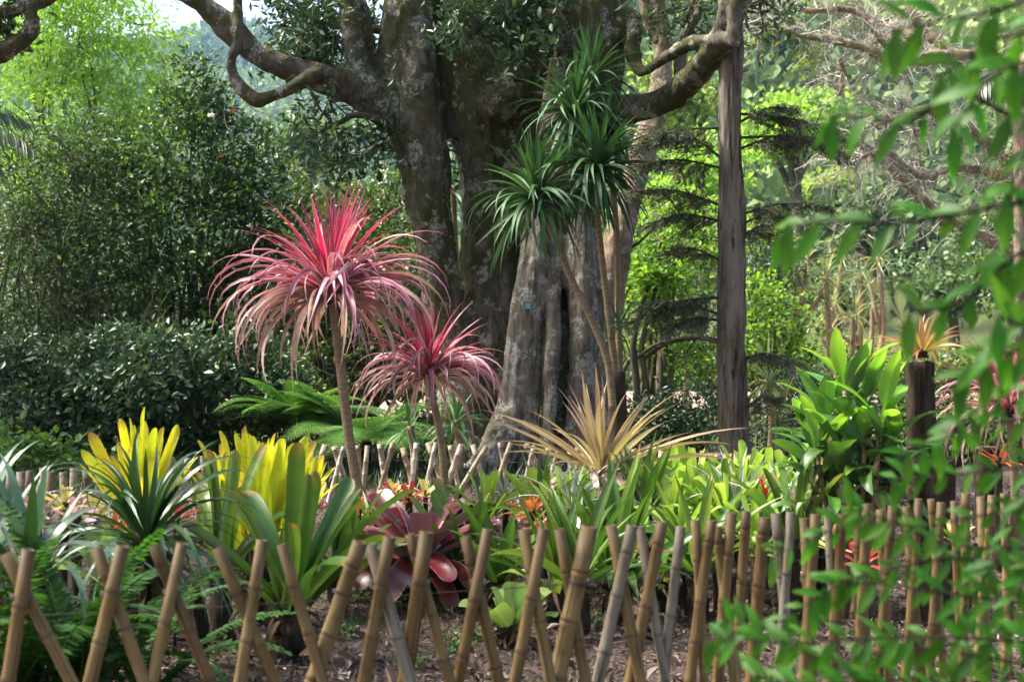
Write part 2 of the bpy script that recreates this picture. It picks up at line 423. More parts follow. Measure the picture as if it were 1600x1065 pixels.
k = NT('tag_metal'); M['tagmetal'] = k.done(k.bsdf((.34, .35, .38), .5, .5))

# ------------------------------------------------------------------ the ground sheet, path, litter
def make_ground():
    rs = np.concatenate([np.arange(.3, 16, .14), np.geomspace(16, 1700, 100)])
    na = 260
    az = np.concatenate([np.radians(np.linspace(-32, 32, 200)), np.radians(np.linspace(32, 328, 62)[1:-1])])
    na = len(az)
    R_, A_ = np.meshgrid(rs, az, indexing='ij')
    x = R_ * np.sin(A_); y = R_ * np.cos(A_)
    z = gz(x, y)
    near = (R_ < 16)
    z = z + np.where(near, .012 * np.sin(7.1 * x + 2 * np.sin(3.3 * y)) * np.sin(6.3 * y + 1.7 * np.sin(4 * x)) + rng.normal(0, .005, x.shape), 0)
    z = z + np.where(R_ > 60, rng.normal(0, .3, x.shape), 0)
    mb = MB()
    n = len(rs)
    i = np.arange(n - 1)[:, None] * na; j = np.arange(na)[None]; j2 = (j + 1) % na
    q = np.stack([i + j, i + na + j, i + na + j2, i + j2], -1).reshape(-1, 4)
    v = np.stack([x, y, z], -1).reshape(-1, 3)
    v = np.vstack([v, [[0, 0, 0]]])
    c = len(v) - 1
    tri = np.stack([np.full(na, c), np.arange(na), (np.arange(na) + 1) % na], -1)
    mb.add(v, [q, tri])
    o = mb.build('ground', M['ground'])
    tag(o, 'dark mulched garden soil sloping gently up to the trees', 'ground', kind='structure')
make_ground()

def make_path():
    mb = MB()
    xs = np.linspace(-6, 9, 50); ys = np.linspace(21.0, 27.5, 26)
    X, Y = np.meshgrid(xs, ys, indexing='ij')
    Y = Y + .5 * np.sin(X * .6)
    Z = gz(X, Y) + .03 + .01 * np.sin(X * 9) * np.sin(Y * 8)
    v = np.stack([X, Y, Z], -1).reshape(-1, 3); nb = len(ys)
    i = np.arange(len(xs) - 1)[:, None] * nb; j = np.arange(nb - 1)[None]
    mb.add(v, [np.stack([i + j, i + nb + j, i + nb + j + 1, i + j + 1], -1).reshape(-1, 4)])
    tag(mb.build('path', M['path']), 'pinkish litter-covered path beyond the trees', 'path', kind='structure')
make_path()

# ------------------------------------------------------------------ leaf clouds, shrubs, twigs
def unit(n):
    v = rng.normal(0, 1, (n, 3)); return v / (np.linalg.norm(v, axis=1)[:, None] + 1e-9)

def leafcloud(mb, pos, L, W, axis=None, aw=1.0, nup=1.0, fold=.18, droop=0.0, lvar=.35, round_=.45):
    """leaf-sized folded rhombs; axis: preferred growth direction per leaf"""
    n = len(pos)
    if n == 0: return
    a = unit(n)
    if axis is not None: a = a + aw * axis
    a[:, 2] -= droop
    a /= np.linalg.norm(a, axis=1)[:, None] + 1e-9
    nn = unit(n) * .8; nn[:, 2] += nup
    nn -= a * np.sum(nn * a, 1)[:, None]; nn /= np.linalg.norm(nn, axis=1)[:, None] + 1e-9
    b = np.cross(nn, a)
    l = L * (1 + lvar * rng.normal(0, .6, n)).clip(.45, 1.7)[:, None]; w = (W / L) * l * .5
    base = pos; tip = pos + a * l
    mid = pos + a * l * round_
    r = mid + b * w + nn * w * fold * 2; le = mid - b * w + nn * w * fold * 2
    r2 = pos + a * l * min(.93, round_ + .28) + b * w * .72 + nn * w * fold * 1.4
    l2 = pos + a * l * min(.93, round_ + .28) - b * w * .72 + nn * w * fold * 1.4
    v = np.stack([base, r, r2, tip, l2, le], 1).reshape(-1, 3)
    i = np.arange(n)[:, None] * 6
    f = np.concatenate([i + np.array([[0, 1, 2, 3]]), i + np.array([[0, 3, 4, 5]])])
    at = np.zeros((n * 6, 3)); at[:, 2] = np.repeat(rng.random(n), 6)
    mb.add(v, [f], at)

def ell(px, py, D, rx, ry, rd=None):
    c = np.array(P(px, py, D)); s = D / F
    return (c, np.array([rx * s, rd if rd is not None else (rx + ry) * .5 * s, ry * s]))

def clumps(ells, n, shell=2.4, zmin=None):
    vol = np.array([e[1].prod() ** (2 / 3) for e in ells]); k = rng.choice(len(ells), n, p=vol / vol.sum())
    c = np.array([e[0] for e in ells])[k]; r = np.array([e[1] for e in ells])[k]
    u = unit(n) * (rng.random(n) ** (1 / shell))[:, None]
    p = c + u * r
    if zmin is not None: p = p[p[:, 2] > zmin]; 
    return p, k

def cloud_from(mb, ells, ncl, per, sig, L, W, out=.8, flat=.6, **kw):
    cc, k = clumps(ells, ncl)
    ctr = np.array([e[0] for e in ells])[k[:len(cc)]]
    per_ = rng.poisson(per, len(cc))
    p = np.repeat(cc, per_, 0); o = np.repeat(cc - ctr, per_, 0)
    off = rng.normal(0, 1, p.shape) * sig * np.array([1, 1, flat])
    o = o / (np.linalg.norm(o, axis=1)[:, None] + 1e-6) * .5 + off / (sig + 1e-9) * .5
    leafcloud(mb, p + off, L, W, axis=o, aw=out, **kw)
    return cc

def stems(mb, base, tips, r0, r1, spread=.15, seg=5, res=3, lean=.5):
    for t in tips:
        b = np.array(base) + np.array([rng.normal(0, spread), rng.normal(0, spread), 0])
        m = b * .5 + t * .5; m[:2] = b[:2] * lean + t[:2] * (1 - lean) + rng.normal(0, .06 * np.linalg.norm(t - b), 2)
        m2 = m * .45 + t * .55 + rng.normal(0, .05 * np.linalg.norm(t - b), 3)
        mb.tube([b, m, m2, t], [r0, r0 * .65, r0 * .4, r1], seg, res, wob=.05)

def twig(mb, p, d, L, r, depth, kids=3, wig=.35, up=0.0, seg=4, n=5, taper=.4, ends=None, spread=.9):
    p = np.array(p, float); d = np.array(d, float); d /= np.linalg.norm(d)
    pts = [p.copy()]; ds = [d.copy()]
    for i in range(n):
        d = d + rng.normal(0, wig, 3) * .6; d[2] += up; d /= np.linalg.norm(d)
        p = p + d * L / n; pts.append(p.copy()); ds.append(d.copy())
    rr = np.linspace(r, r * taper, n + 1)
    mb.tube(pts, rr, seg, 1)
    if ends is not None: ends.extend(pts[2:])
    if depth > 0:
        for q in range(kids):
            i = rng.integers(1, n + 1)
            dd = ds[i] + rng.normal(0, spread, 3) * .8
            twig(mb, pts[i], dd, L * rng.uniform(.45, .75), rr[i] * .6, depth - 1, kids, wig, up, max(3, seg - 1), n, taper, ends, spread)

def shrub(name, label, cat, basepx, D, ells, mat, ncl, per, sig, L, W, nst=14, stem=.02, stem_mat='bark_twig', group=None, twigs=0, crown='crown', **kw):
    g = G(basepx, D)
    root = thing(name, label, cat, g, group)
    mb = MB(); cc = cloud_from(mb, ells, ncl, per, sig, L, W, **kw)
    mb.build(crown, M[mat], root, smooth=False)
    tips = cc[rng.choice(len(cc), min(nst, len(cc)), replace=False)] * .7 + cc.mean(0) * .3 + np.array([0, D * .012, 0])
    sm = MB(); stems(sm, (g.x, g.y, g.z - .1), tips, stem, stem * .2, spread=stem * 5)
    for q in range(twigs):
        c = cc[rng.integers(len(cc))]
        twig(sm, c + rng.normal(0, .1, 3), rng.normal(0, 1, 3) + [0, 0, .6], rng.uniform(.25, .6) * D / 14, stem * .3, 1, 2, .4, .05, 3, 4)
    so = sm.build('trunk' if 'tree' in name else 'stems', M[stem_mat], root)
    if 'tree' not in name: so['kind'] = 'stuff'
    return root

# ------------------------------------------------------------------ far hillside wood (one mass) and single far trees
def far_wood():
    mb = MB(); n = 3000
    az = np.radians(rng.uniform(-23, 23, n))
    u = rng.random(n)
    r = np.where(np.degrees(az) > -2, 68 + 215 * u ** .8, 140 + 980 * u ** .7)
    x = r * np.sin(az); y = r * np.cos(az); z = gz(x, y)
    for i in range(n):
        R_ = rng.uniform(2.6, 5.2) * (1.15 if az[i] < 0 else 1) * (.55 + min(r[i], 420) / 340)
        L = max(.2 * R_, 9 * r[i] / F)
        m = int(np.clip(3.2 * (R_ / L) ** 2, 40, 220))
        uu = unit(m); uu[:, 2] = np.abs(uu[:, 2]) * rng.uniform(.8, 1.3); rad = .6 + .4 * rng.random(m)
        lump = 1 + .22 * np.sin(uu[:, 0] * 5 + i) * np.sin(uu[:, 1] * 6 + 2 * i) + .15 * np.sin(uu[:, 2] * 9 + i)
        p = np.array([x[i], y[i], z[i] + R_ * .35]) + uu * (rad * lump)[:, None] * R_
        leafcloud(mb, p, L * 1.25, L, axis=uu, aw=.6, nup=.5, lvar=.4)
    o = mb.build('forest', M['forest'], smooth=False)
    tag(o, 'hazy wooded hillside closing the valley behind the garden', 'forest', kind='stuff')
far_wood()

def far_tree(px, py, D, rx, ry, mat, label, ncl=70, per=24):
    s = D / F
    x = (px - 800) * s; base = Vector((x, D, float(gz(x, D))))
    c = P(px, py, D)
    root = thing('far_tree', label, 'tree', base, 'trees on the slope behind the garden')
    mb = MB()
    es = [ell(px + rng.normal(0, .35) * rx, py + rng.normal(0, .3) * ry, D, rx * rng.uniform(.45, .8), ry * rng.uniform(.45, .8)) for _ in range(5)] + [ell(px, py, D, rx * .8, ry * .8)]
    cc = cloud_from(mb, es, ncl, per, 10 * s, 11 * s, 6.5 * s, nup=.8)
    mb.build('crown', M[mat], root, smooth=False)
    tm = MB()
    b = np.array(base) - [0, 0, .3]
    tm.tube([b, b * .5 + np.array(c) * .5 + [.2, 0, 0], np.array(c)], [14 * s, 9 * s, 4 * s], 6, 4)
    for t in cc[rng.choice(len(cc), 8)]:
        mdl = b * .35 + np.array(c) * .65
        tm.tube([mdl, (mdl + t) / 2 + [0, 0, .3], t], [5 * s, 3 * s, 1 * s], 4, 3)
    tm.build('trunk', M['bark_twig'], root)

far_tree(1360, 360, 62, 75, 55, 'greengrey', 'grey-green round tree on the slope above the spiky grove')
far_tree(1300, 300, 72, 60, 50, 'yellowgreen', 'pale yellow-green tree on the slope right of the straight trunk')
far_tree(1440, 300, 80, 60, 50, 'greengrey', 'grey-green tree on the slope under the bare lower limb')
far_tree(1240, 190, 58, 80, 70, 'lime', 'bright lime tree on the slope right of the straight trunk top')
far_tree(1060, 150, 50, 85, 80, 'yellowgreen', 'yellow-green tree on the slope seen under the long right limb')
far_tree(1090, 280, 46, 90, 70, 'lime', 'lime tree on the slope left of the straight trunk')
far_tree(1480, 440, 40, 90, 80, 'greengrey', 'grey-green tree behind the post with the bromeliad on top')
far_tree(1570, 420, 34, 90, 110, 'midgreen', 'mid-green tree at the frame edge behind the bare twigs', 90, 26)
far_tree(1300, 470, 44, 90, 60, 'greengrey', 'grey-green bushy tree directly behind the spiky grove')
far_tree(560, 330, 40, 90, 70, 'midgreen', 'mid-green tree far behind the crimson tree crowns')
far_tree(470, 210, 70, 70, 50, 'greengrey', 'pale hazy tree on the slope under the lower left limb')
far_tree(1190, 400, 36, 70, 80, 'yellowgreen', 'yellow-green tree just right of the straight trunk at mid height')
far_tree(60, 330, 40, 120, 120, 'midgreen', 'mid-green tree behind the thin-branched tree at the left frame edge')
far_tree(230, 300, 38, 100, 100, 'greengrey', 'grey-green tree half hidden behind the dark camellia')

# ------------------------------------------------------------------ background shrubs and trees
shrub('feathery_tree', 'bright lime feathery tree filling the upper left corner', 'tree', 130, 27,
      [ell(60, 70, 27, 120, 90), ell(180, 70, 27, 110, 95), ell(110, 190, 27, 120, 80), ell(225, 185, 27, 75, 65), ell(30, 260, 27, 60, 50), ell(130, -40, 27, 150, 70)],
      'lime', 760, 26, .22, .13, .036, nst=14, stem=.06, flat=.35, droop=.5, nup=.6, twigs=40)
shrub('camellia_tree', 'tall dark glossy camellia tree left of the crimson plants', 'tree', 270, 15.6,
      [ell(310, 250, 15.6, 110, 110), ell(255, 400, 15.6, 170, 140), ell(390, 320, 15.6, 75, 150), ell(230, 550, 15.6, 170, 90), ell(300, 150, 15.6, 55, 70), ell(400, 480, 15.6, 80, 120), ell(190, 270, 15.6, 60, 80)],
      'camellia', 950, 26, .1, .07, .036, nst=34, stem=.035, nup=.9, twigs=60)
o = MB()
for (x, y, cc) in ((330, 180, 0), (415, 250, 0), (310, 345, 0), (392, 352, 0), (330, 300, 0)):
    leafcloud(o, np.repeat([np.array(P(x, y, 15.0))], 14, 0) + rng.normal(0, .008, (14, 3)), .032, .026, nup=.2)
fl = bpy.data.objects['camellia_tree']
o.build('blossoms', M['flower_white'], fl, smooth=False)
o = MB()
for (x, y) in ((366, 172), (345, 245), (105, 513)):
    leafcloud(o, np.repeat([np.array(P(x, y, 15.0))], 16, 0) + rng.normal(0, .006, (16, 3)), .02, .017, nup=.2)
o.build('red_blossoms', M['flower_red'], fl, smooth=False)
shrub('thin_branched_tree', 'dark thin-branched tree at the left frame edge', 'tree', 62, 15.0,
      [ell(60, 430, 15, 120, 110), ell(40, 310, 15, 90, 100), ell(130, 330, 15, 80, 90), ell(70, 530, 15, 140, 70), ell(110, 220, 15, 60, 70)],
      'darkthin', 430, 22, .11, .062, .026, nst=26, stem=.034, nup=.8, twigs=110)
shrub('glossy_shrub', 'low grey-green glossy shrub in front of the camellia', 'shrub', 130, 12.9,
      [ell(100, 580, 12.9, 70, 60), ell(40, 640, 12.9, 90, 70), ell(150, 670, 12.9, 140, 50), ell(235, 545, 12.9, 55, 50), ell(165, 560, 13.1, 40, 70), ell(20, 560, 12.9, 40, 40), ell(210, 610, 12.7, 90, 60)],
      'glossy', 250, 34, .09, .076, .038, nst=40, stem=.016, nup=.5, twigs=140)
shrub('glossy_shrub', 'low glossy shrub below the drooping crown of the taller crimson plant', 'shrub', 330, 13.2,
      [ell(310, 590, 13.2, 70, 60), ell(370, 550, 13.2, 50, 60), ell(400, 590, 13.2, 60, 60), ell(290, 560, 13.4, 35, 60), ell(300, 670, 13.2, 130, 50), ell(430, 620, 13.2, 60, 70)],
      'glossy', 220, 34, .09, .07, .036, nst=34, stem=.015, nup=.5, twigs=110)
shrub('leafy_bush', 'mid-green leafy bush between the camellia and the big trunk', 'shrub', 540, 15.2,
      [ell(520, 410, 15.2, 100, 130), ell(600, 480, 15.2, 75, 150), ell(480, 310, 15.2, 55, 50), ell(600, 320, 15.2, 50, 70), ell(520, 560, 15.2, 110, 70), ell(640, 560, 15.2, 70, 80)],
      'midgreen', 560, 22, .1, .062, .032, nst=34, stem=.03, nup=.9, twigs=50)
shrub('yellow_leaved_bush', 'small bush with yellow leaves under the taller crimson crown', 'shrub', 440, 13.6,
      [ell(430, 590, 13.6, 45, 40), ell(465, 640, 13.6, 45, 50), ell(420, 650, 13.6, 40, 40)],
      'yellowleaf', 90, 18, .08, .06, .03, nst=16, stem=.012, nup=.8)
shrub('ground_cover_plant', 'bright green leafy ground plant by the fence at left', 'plant', 45, 9.4,
      [ell(30, 690, 9.4, 50, 26), ell(75, 700, 9.4, 45, 22), ell(10, 720, 9.4, 40, 20), ell(130, 722, 9.4, 60, 16)],
      'ground_leaf', 70, 12, .045, .055, .04, nst=18, stem=.006, nup=1.4, round_=.5)
shrub('lime_maple', 'lime-green small-leaved tree between the big trunk and the straight trunk', 'tree', 1010, 19,
      [ell(1040, 430, 19, 80, 75), ell(1095, 360, 19, 60, 60), ell(1010, 510, 19, 55, 60), ell(1080, 560, 19, 60, 35), ell(1060, 330, 19, 60, 40), ell(990, 400, 19, 40, 60)],
      'limemaple', 270, 15, .15, .07, .05, nst=18, stem=.06, nup=1.0, flat=.4, twigs=24, round_=.5)
shrub('lime_maple', 'lime-green leafy bush just right of the straight trunk', 'tree', 1205, 18,
      [ell(1205, 500, 18, 55, 50), ell(1190, 560, 18, 55, 35), ell(1235, 540, 18, 40, 40), ell(1180, 450, 18, 35, 35)],
      'limemaple', 150, 15, .13, .068, .05, nst=14, stem=.035, nup=1.0, flat=.4, twigs=16, round_=.5)
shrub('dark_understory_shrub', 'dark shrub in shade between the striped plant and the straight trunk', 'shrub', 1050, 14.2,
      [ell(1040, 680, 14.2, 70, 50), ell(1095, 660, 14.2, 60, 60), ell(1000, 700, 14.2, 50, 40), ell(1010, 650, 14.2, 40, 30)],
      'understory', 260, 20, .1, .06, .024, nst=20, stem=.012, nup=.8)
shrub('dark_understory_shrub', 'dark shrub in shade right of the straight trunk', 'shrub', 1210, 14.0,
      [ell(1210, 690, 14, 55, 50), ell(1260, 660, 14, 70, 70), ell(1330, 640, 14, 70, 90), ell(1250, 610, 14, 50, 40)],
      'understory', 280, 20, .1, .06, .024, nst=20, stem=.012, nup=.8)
shrub('dark_understory_shrub', 'dark shrub behind the stump at the right frame edge', 'shrub', 1500, 13.5,
      [ell(1480, 660, 13.5, 80, 70), ell(1570, 680, 13.5, 70, 70), ell(1420, 620, 13.5, 60, 70)],
      'midgreen', 260, 18, .1, .06, .026, nst=20, stem=.012, nup=.8)
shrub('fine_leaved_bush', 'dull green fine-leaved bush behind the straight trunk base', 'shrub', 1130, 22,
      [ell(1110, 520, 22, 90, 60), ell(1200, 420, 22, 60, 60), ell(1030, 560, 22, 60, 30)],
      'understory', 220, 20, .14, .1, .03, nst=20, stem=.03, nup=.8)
for px, mat_, lab in ((985, 'midgreen', 'mid-green shrub closing the gap left of the straight trunk, far back'), (1090, 'yellowgreen', 'yellow-green shrub far behind the striped plant'), (1215, 'midgreen', 'mid-green shrub far behind the fountain-leaved plant'), (1330, 'yellowgreen', 'yellow-green shrub under the spiky grove'), (1440, 'midgreen', 'mid-green shrub far behind the tall fibrous post'), (1560, 'yellowgreen', 'yellow-green shrub far back at the right frame edge')):
    shrub('far_shrub', lab, 'shrub', px, 30, [ell(px + rng.uniform(-20, 20), 575 + rng.uniform(-12, 12), 30, 55, 40), ell(px - 40, 590, 30, 45, 30), ell(px + 45, 585, 30, 45, 36)], mat_, 150, 18, .18, .12, .06, nst=8, stem=.03, nup=.8)
for nm, px, D, es in (('hedge_tree', 120, 21, [(40, 560, 110, 100), (170, 500, 120, 120), (300, 520, 110, 120), (90, 430, 100, 90)]),
                      ('hedge_tree', 560, 20, [(470, 560, 90, 100), (580, 520, 90, 120), (680, 540, 80, 120), (640, 420, 70, 90)])):
    shrub(nm, 'dark dense tree behind the ' + ('camellia and the glossy shrubs' if px < 300 else 'leafy bush and the big trunk'), 'tree', px, D,
          [ell(a, b, D, c, d) for a, b, c, d in es], 'understory' if px < 300 else 'midgreen', 420, 22, .18, .12, .06, nst=16, stem=.06, nup=.8)

# ------------------------------------------------------------------ the big old tree
def px_tube(mb, rows, seg=14, res=5, wob=.06, cap=True):
    """rows: px, py, distance, radius in px"""
    mb.tube([P(a, b, d) for a, b, d, r in rows], [r * d / F for a, b, d, r in rows], seg, res, cap=cap, wob=wob)

def fuse(mb, name, mat, parent, voxel, amps):
    """merge overlapping limbs into one continuous skin, then roughen it"""
    me = mb.mesh(name)
    tmp = bpy.data.objects.new('tmp_fuse', me); COL.objects.link(tmp)
    md = tmp.modifiers.new('r', 'REMESH'); md.mode = 'VOXEL'; md.voxel_size = voxel; md.use_smooth_shade = True
    dg = bpy.context.evaluated_depsgraph_get()
    new = bpy.data.meshes.new_from_object(tmp.evaluated_get(dg))
    bpy.data.objects.remove(tmp)
    n = len(new.vertices)
    co = np.zeros(n * 3); new.vertices.foreach_get('co', co); co = co.reshape(-1, 3)
    no = np.zeros(n * 3); new.vertices.foreach_get('normal', no); no = no.reshape(-1, 3)
    d = np.zeros(n)
    for fx, fz, am in amps:
        d += am * np.array([noise.noise(Vector((c[0] * fx, c[1] * fx, c[2] * fz))) for c in co])
    co = co + no * d[:, None]
    new.vertices.foreach_set('co', co.ravel())
    new.polygons.foreach_set('use_smooth', np.ones(len(new.polygons), bool))
    new.update(); new.name = name
    new.materials.clear(); new.materials.append(mat)
    return link(name, new, parent)

bt = thing('big_tree', 'huge old mossy tree with several fused trunks and sweeping limbs behind the fence', 'tree', G(810, 12.4))
t = MB()
px_tube(t, [(640, -90, 12.5, 37), (634, 30, 12.5, 40), (642, 130, 12.5, 45), (662, 240, 12.5, 42), (675, 350, 12.5, 33), (688, 470, 12.5, 34), (712, 560, 12.5, 38), (735, 680, 12.4, 42), (742, 830, 12.4, 60)])
px_tube(t, [(735, -90, 12.8, 72), (738, 60, 12.8, 70), (748, 170, 12.8, 62), (762, 290, 12.8, 48), (768, 420, 12.8, 42), (764, 520, 12.7, 42), (756, 620, 12.6, 46), (748, 830, 12.6, 62)])
px_tube(t, [(815, -90, 12.9, 66), (818, 60, 12.9, 64), (815, 160, 12.9, 56), (830, 240, 12.8, 46), (850, 330, 12.6, 40), (860, 430, 12.5, 40)])
px_tube(t, [(925, -90, 12.3, 60), (918, 60, 12.3, 60), (905, 180, 12.3, 58), (894, 300, 12.35, 50), (882, 400, 12.5, 48), (874, 540, 12.6, 56), (868, 660, 12.6, 62), (860, 830, 12.6, 80)], wob=.09)
# burl and broken stub
px_tube(t, [(790, 120, 12.55, 20), (780, 160, 12.45, 30), (770, 185, 12.5, 18)])
grey = MB()
for rows in ([(850, 300, 12.3, 10), (838, 370, 12.15, 20), (828, 450, 12.1, 25), (818, 540, 12.05, 25), (806, 620, 12.0, 24), (792, 690, 11.95, 24), (765, 750, 11.9, 26), (735, 840, 11.8, 34)],
             [(836, 470, 12.15, 8), (834, 560, 12.05, 11), (829, 640, 11.98, 11), (824, 720, 11.92, 13), (815, 840, 11.85, 20)],
             [(868, 330, 12.3, 10), (868, 420, 12.1, 12), (865, 520, 12.0, 9), (861, 600, 11.94, 8), (856, 690, 11.88, 9), (846, 760, 11.8, 13), (840, 840, 11.75, 18)],
             [(902, 300, 12.3, 18), (906, 400, 12.15, 26), (911, 500, 12.08, 24), (910, 600, 12.04, 20), (906, 700, 12.0, 22), (902, 840, 11.9, 36)],
             [(893, 560, 12.1, 6), (890, 640, 12.0, 7), (885, 720, 11.95, 10), (880, 840, 11.9, 18)],
             [(930, 360, 12.3, 10), (934, 480, 12.2, 12), (937, 600, 12.15, 11), (942, 720, 12.1, 16), (950, 840, 12.0, 26)],
             [(800, 640, 11.9, 18), (770, 710, 11.8, 24), (730, 745, 11.7, 22), (680, 762, 11.6, 18), (610, 775, 11.5, 12)],
             [(740, 690, 12.2, 30), (700, 750, 12.0, 20), (640, 768, 11.9, 16), (560, 778, 11.8, 10)]):
    px_tube(grey, rows, 10, 5, .1)
# limbs as parts of their own skin
lim = MB()
px_tube(lim, [(640, 190, 12.5, 40), (606, 168, 12.45, 33), (560, 141, 12.4, 27), (500, 122, 12.3, 22), (440, 104, 12.2, 20), (395, 80, 12.15, 19), (360, 45, 12.1, 19), (325, 14, 12.05, 17), (285, -10, 12, 15), (200, -40, 12, 12)])
px_tube(lim, [(560, 130, 12.35, 18), (510, 114, 12.2, 13), (470, 130, 12.1, 13), (430, 150, 12.05, 12), (402, 156, 12.0, 13), (380, 142, 12.0, 11), (365, 118, 12.0, 10), (362, 95, 12.0, 9), (371, 70, 12.0, 8), (372, 20, 12.0, 7), (368, -60, 12.0, 6)], 10)
px_tube(lim, [(578, 158, 12.4, 30), (562, 110, 12.4, 20), (552, 60, 12.4, 18), (543, 0, 12.4, 16), (535, -80, 12.4, 13)], 10)
px_tube(lim, [(598, 150, 12.5, 18), (588, 105, 12.5, 9), (576, 50, 12.5, 8), (566, 0, 12.5, 7), (555, -60, 12.5, 6)], 8)
rl = MB()
px_tube(rl, [(930, 190, 12.3, 40), (975, 172, 12.2, 26), (1015, 165, 12.1, 22), (1055, 146, 12, 22), (1092, 112, 11.5, 22), (1122, 70, 10.9, 20), (1142, 20, 10.6, 20), (1165, -60, 10.5, 19)])
px_tube(rl, [(968, 60, 12.2, 30), (985, 28, 12.1, 17), (992, 45, 12.0, 13), (987, 72, 12, 12), (994, 104, 11.95, 11), (1003, 120, 11.9, 9)], 10)
px_tube(rl, [(1000, 121, 11.9, 5), (1014, 108, 11.9, 9), (1050, 84, 11.7, 10), (1085, 66, 11.2, 10), (1120, 62, 10.7, 9), (1150, 62, 10.5, 9), (1160, 72, 10.5, 5)], 10)
px_tube(rl, [(1062, 120, 12, 11), (1064, 75, 12, 9), (1078, 42, 12, 9), (1092, 15, 12, 8), (1098, -50, 12, 8)], 8)
px_tube(rl, [(1148, 72, 10.5, 9), (1146, 40, 10.5, 10), (1150, 10, 10.5, 11), (1160, -60, 10.5, 12)], 8)
AM = [(3.2, .9, .055), (8, 2.2, .03), (18, 7, .016), (38, 16, .01)]
trk = fuse(t, 'trunk', M['bark'], bt, .022, AM)
butt = fuse(grey, 'buttress_roots', M['bark_grey'], bt, .02, [(5, .6, .04), (14, 1.5, .022), (30, 7, .012), (48, 14, .007)])
AL = [(3.2, 3, .025), (10, 10, .012), (25, 25, .006)]
fuse(lim, 'limb', M['bark'], bt, .02, AL)
fuse(rl, 'limb', M['bark'], bt, .02, AL)
# finer boughs carrying the leaves
ends = []
def bough_px(rows, kids=5):
    pts = [np.array(P(a, b, d)) for a, b, d, r in rows]
    bough = MB(); px_tube(bough, rows, 7, 3, .04, False)
    for i in range(1, len(pts)):
        for q in range(kids):
            f = rng.random(); p = pts[i - 1] * (1 - f) + pts[i] * f
            twig(bough, p, rng.normal(0, 1, 3) + [0, 0, -.2], rng.uniform(.25, .5), .009, 1, 3, .4, 0, 4, 4, ends=ends)
    bough.build('bough', M['bark_twig'], bt)
bough_px([(610, 50, 12.8, 7), (560, 42, 12.8, 8), (510, 35, 12.9, 8), (478, 25, 13, 6), (440, 12, 13, 5)], 5)
bough_px([(515, 33, 12.9, 6), (470, 10, 12.9, 5), (430, -20, 12.9, 4)], 4)
bough_px([(655, 225, 12.4, 7), (600, 190, 12.3, 6), (555, 180, 12.2, 5), (535, 190, 12.2, 4), (500, 205, 12.2, 3)], 3)
bough_px([(655, 230, 12.6, 6), (590, 230, 12.7, 5), (545, 255, 12.7, 4), (500, 240, 12.7, 3)], 3)
bough_px([(480, 80, 12.4, 3), (470, 60, 12.5, 4), (500, 90, 12.6, 4)], 8)
bough_px([(760, -40, 12.0, 10), (770, 20, 11.9, 8), (740, 50, 11.8, 5), (720, 60, 11.7, 4)], 4)
bough_px([(800, -40, 12.0, 10), (815, 20, 11.8, 8), (800, 70, 11.7, 6), (780, 95, 11.7, 4)], 4)
bough_px([(850, -40, 12.0, 8), (865, 10, 11.8, 6), (845, 30, 11.7, 4)], 3)
bough_px([(1098, -40, 12, 6), (1080, 10, 11.9, 4), (1070, 35, 11.9, 3)], 4)
bough_px([(1160, -40, 11.8, 6), (1190, -5, 11.7, 4), (1200, 10, 11.7, 3)], 3)
cr = MB()
E_ = np.array(ends); pp = np.repeat(E_, 4, 0) + rng.normal(0, .055, (len(E_) * 4, 3))
leafcloud(cr, pp, .085, .03, nup=.8, droop=.15)
cloud_from(cr, [ell(495, 62, 12.6, 45, 36), ell(500, 205, 12.2, 40, 20), ell(540, 255, 12.7, 40, 16), ell(745, 22, 11.8, 60, 22), ell(800, 50, 11.7, 36, 36), ell(850, 5, 11.8, 35, 20)], 64, 18, .075, .085, .03, nup=.8)
cr.build('crown', M['bigtree'], bt, smooth=False)
# unseen canopy of the same tree, extended forward over the bed to shade it
cn = MB()
cloud_from(cn, [(np.array([1.5, 9.6, 6.6]), np.array([3.4, 2.4, .8])), (np.array([-2.2, 9.8, 6.4]), np.array([2.6, 2.2, .8])), (np.array([-1.0, 13.5, 7.4]), np.array([4.2, 2.6, 1.2])), (np.array([2.2, 13.5, 7.8]), np.array([2.6, 2.6, 1.2])), (np.array([-3.5, 12.2, 6.6]), np.array([2.2, 1.8, .8]))], 420, 20, .35, .13, .05, nup=.6)
cn.build('unseen_shade_crown', M['bigtree'], bt, smooth=False)
# the little teal name plate and the round tag are nailed to the trunk
def on_bark(obj, px, py):
    o_ = Vector((0, 0, CAMZ)); d_ = (P(px, py, 10) - o_).normalized()
    ok, loc, nor, idx = obj.ray_cast(o_, d_)
    return np.array(loc) if ok else np.array(P(px, py, 12.0))
c = on_bark(butt, 825, 478) + [0, -.03, 0]
pl = thing('name_plate', 'small teal name plate with pale lines nailed to the grey buttress', 'plaque', Vector(c))
m = MB(); m.box(c, (.033, .004, .03)); plt_ = m.build('plate', M['plaque'], pl, False)
for i, (w, z) in enumerate(((.02, .014), (.024, .004), (.016, -.006), (.022, -.016))):
    m = MB(); m.box(c + [0, -.0062, z], (w, .002, .0022)); m.build('text_line', M['print'], plt_, False)
for sx in (-.027, .027):
    m = MB(); m.tube([c + [sx, .12, .024], c + [sx, -.008, .024]], [.003, .003], 6, 1, True); m.build('nail', M['tagmetal'], pl)
m = MB(); c = on_bark(trk, 692, 62) + [0, -.03, 0]
m.tube([c, c + [0, .012, 0]], [.032, .032], 18, 1, True); o = m.build('round_tag', M['tagmetal'])
tag(o, 'round grey metal tag nailed high on the trunk', 'tag')
m = MB(); m.tube([c + [0, .25, 0], c + [0, -.006, 0]], [.004, .004], 6, 1, True); m.build('nail', M['wire'], o)

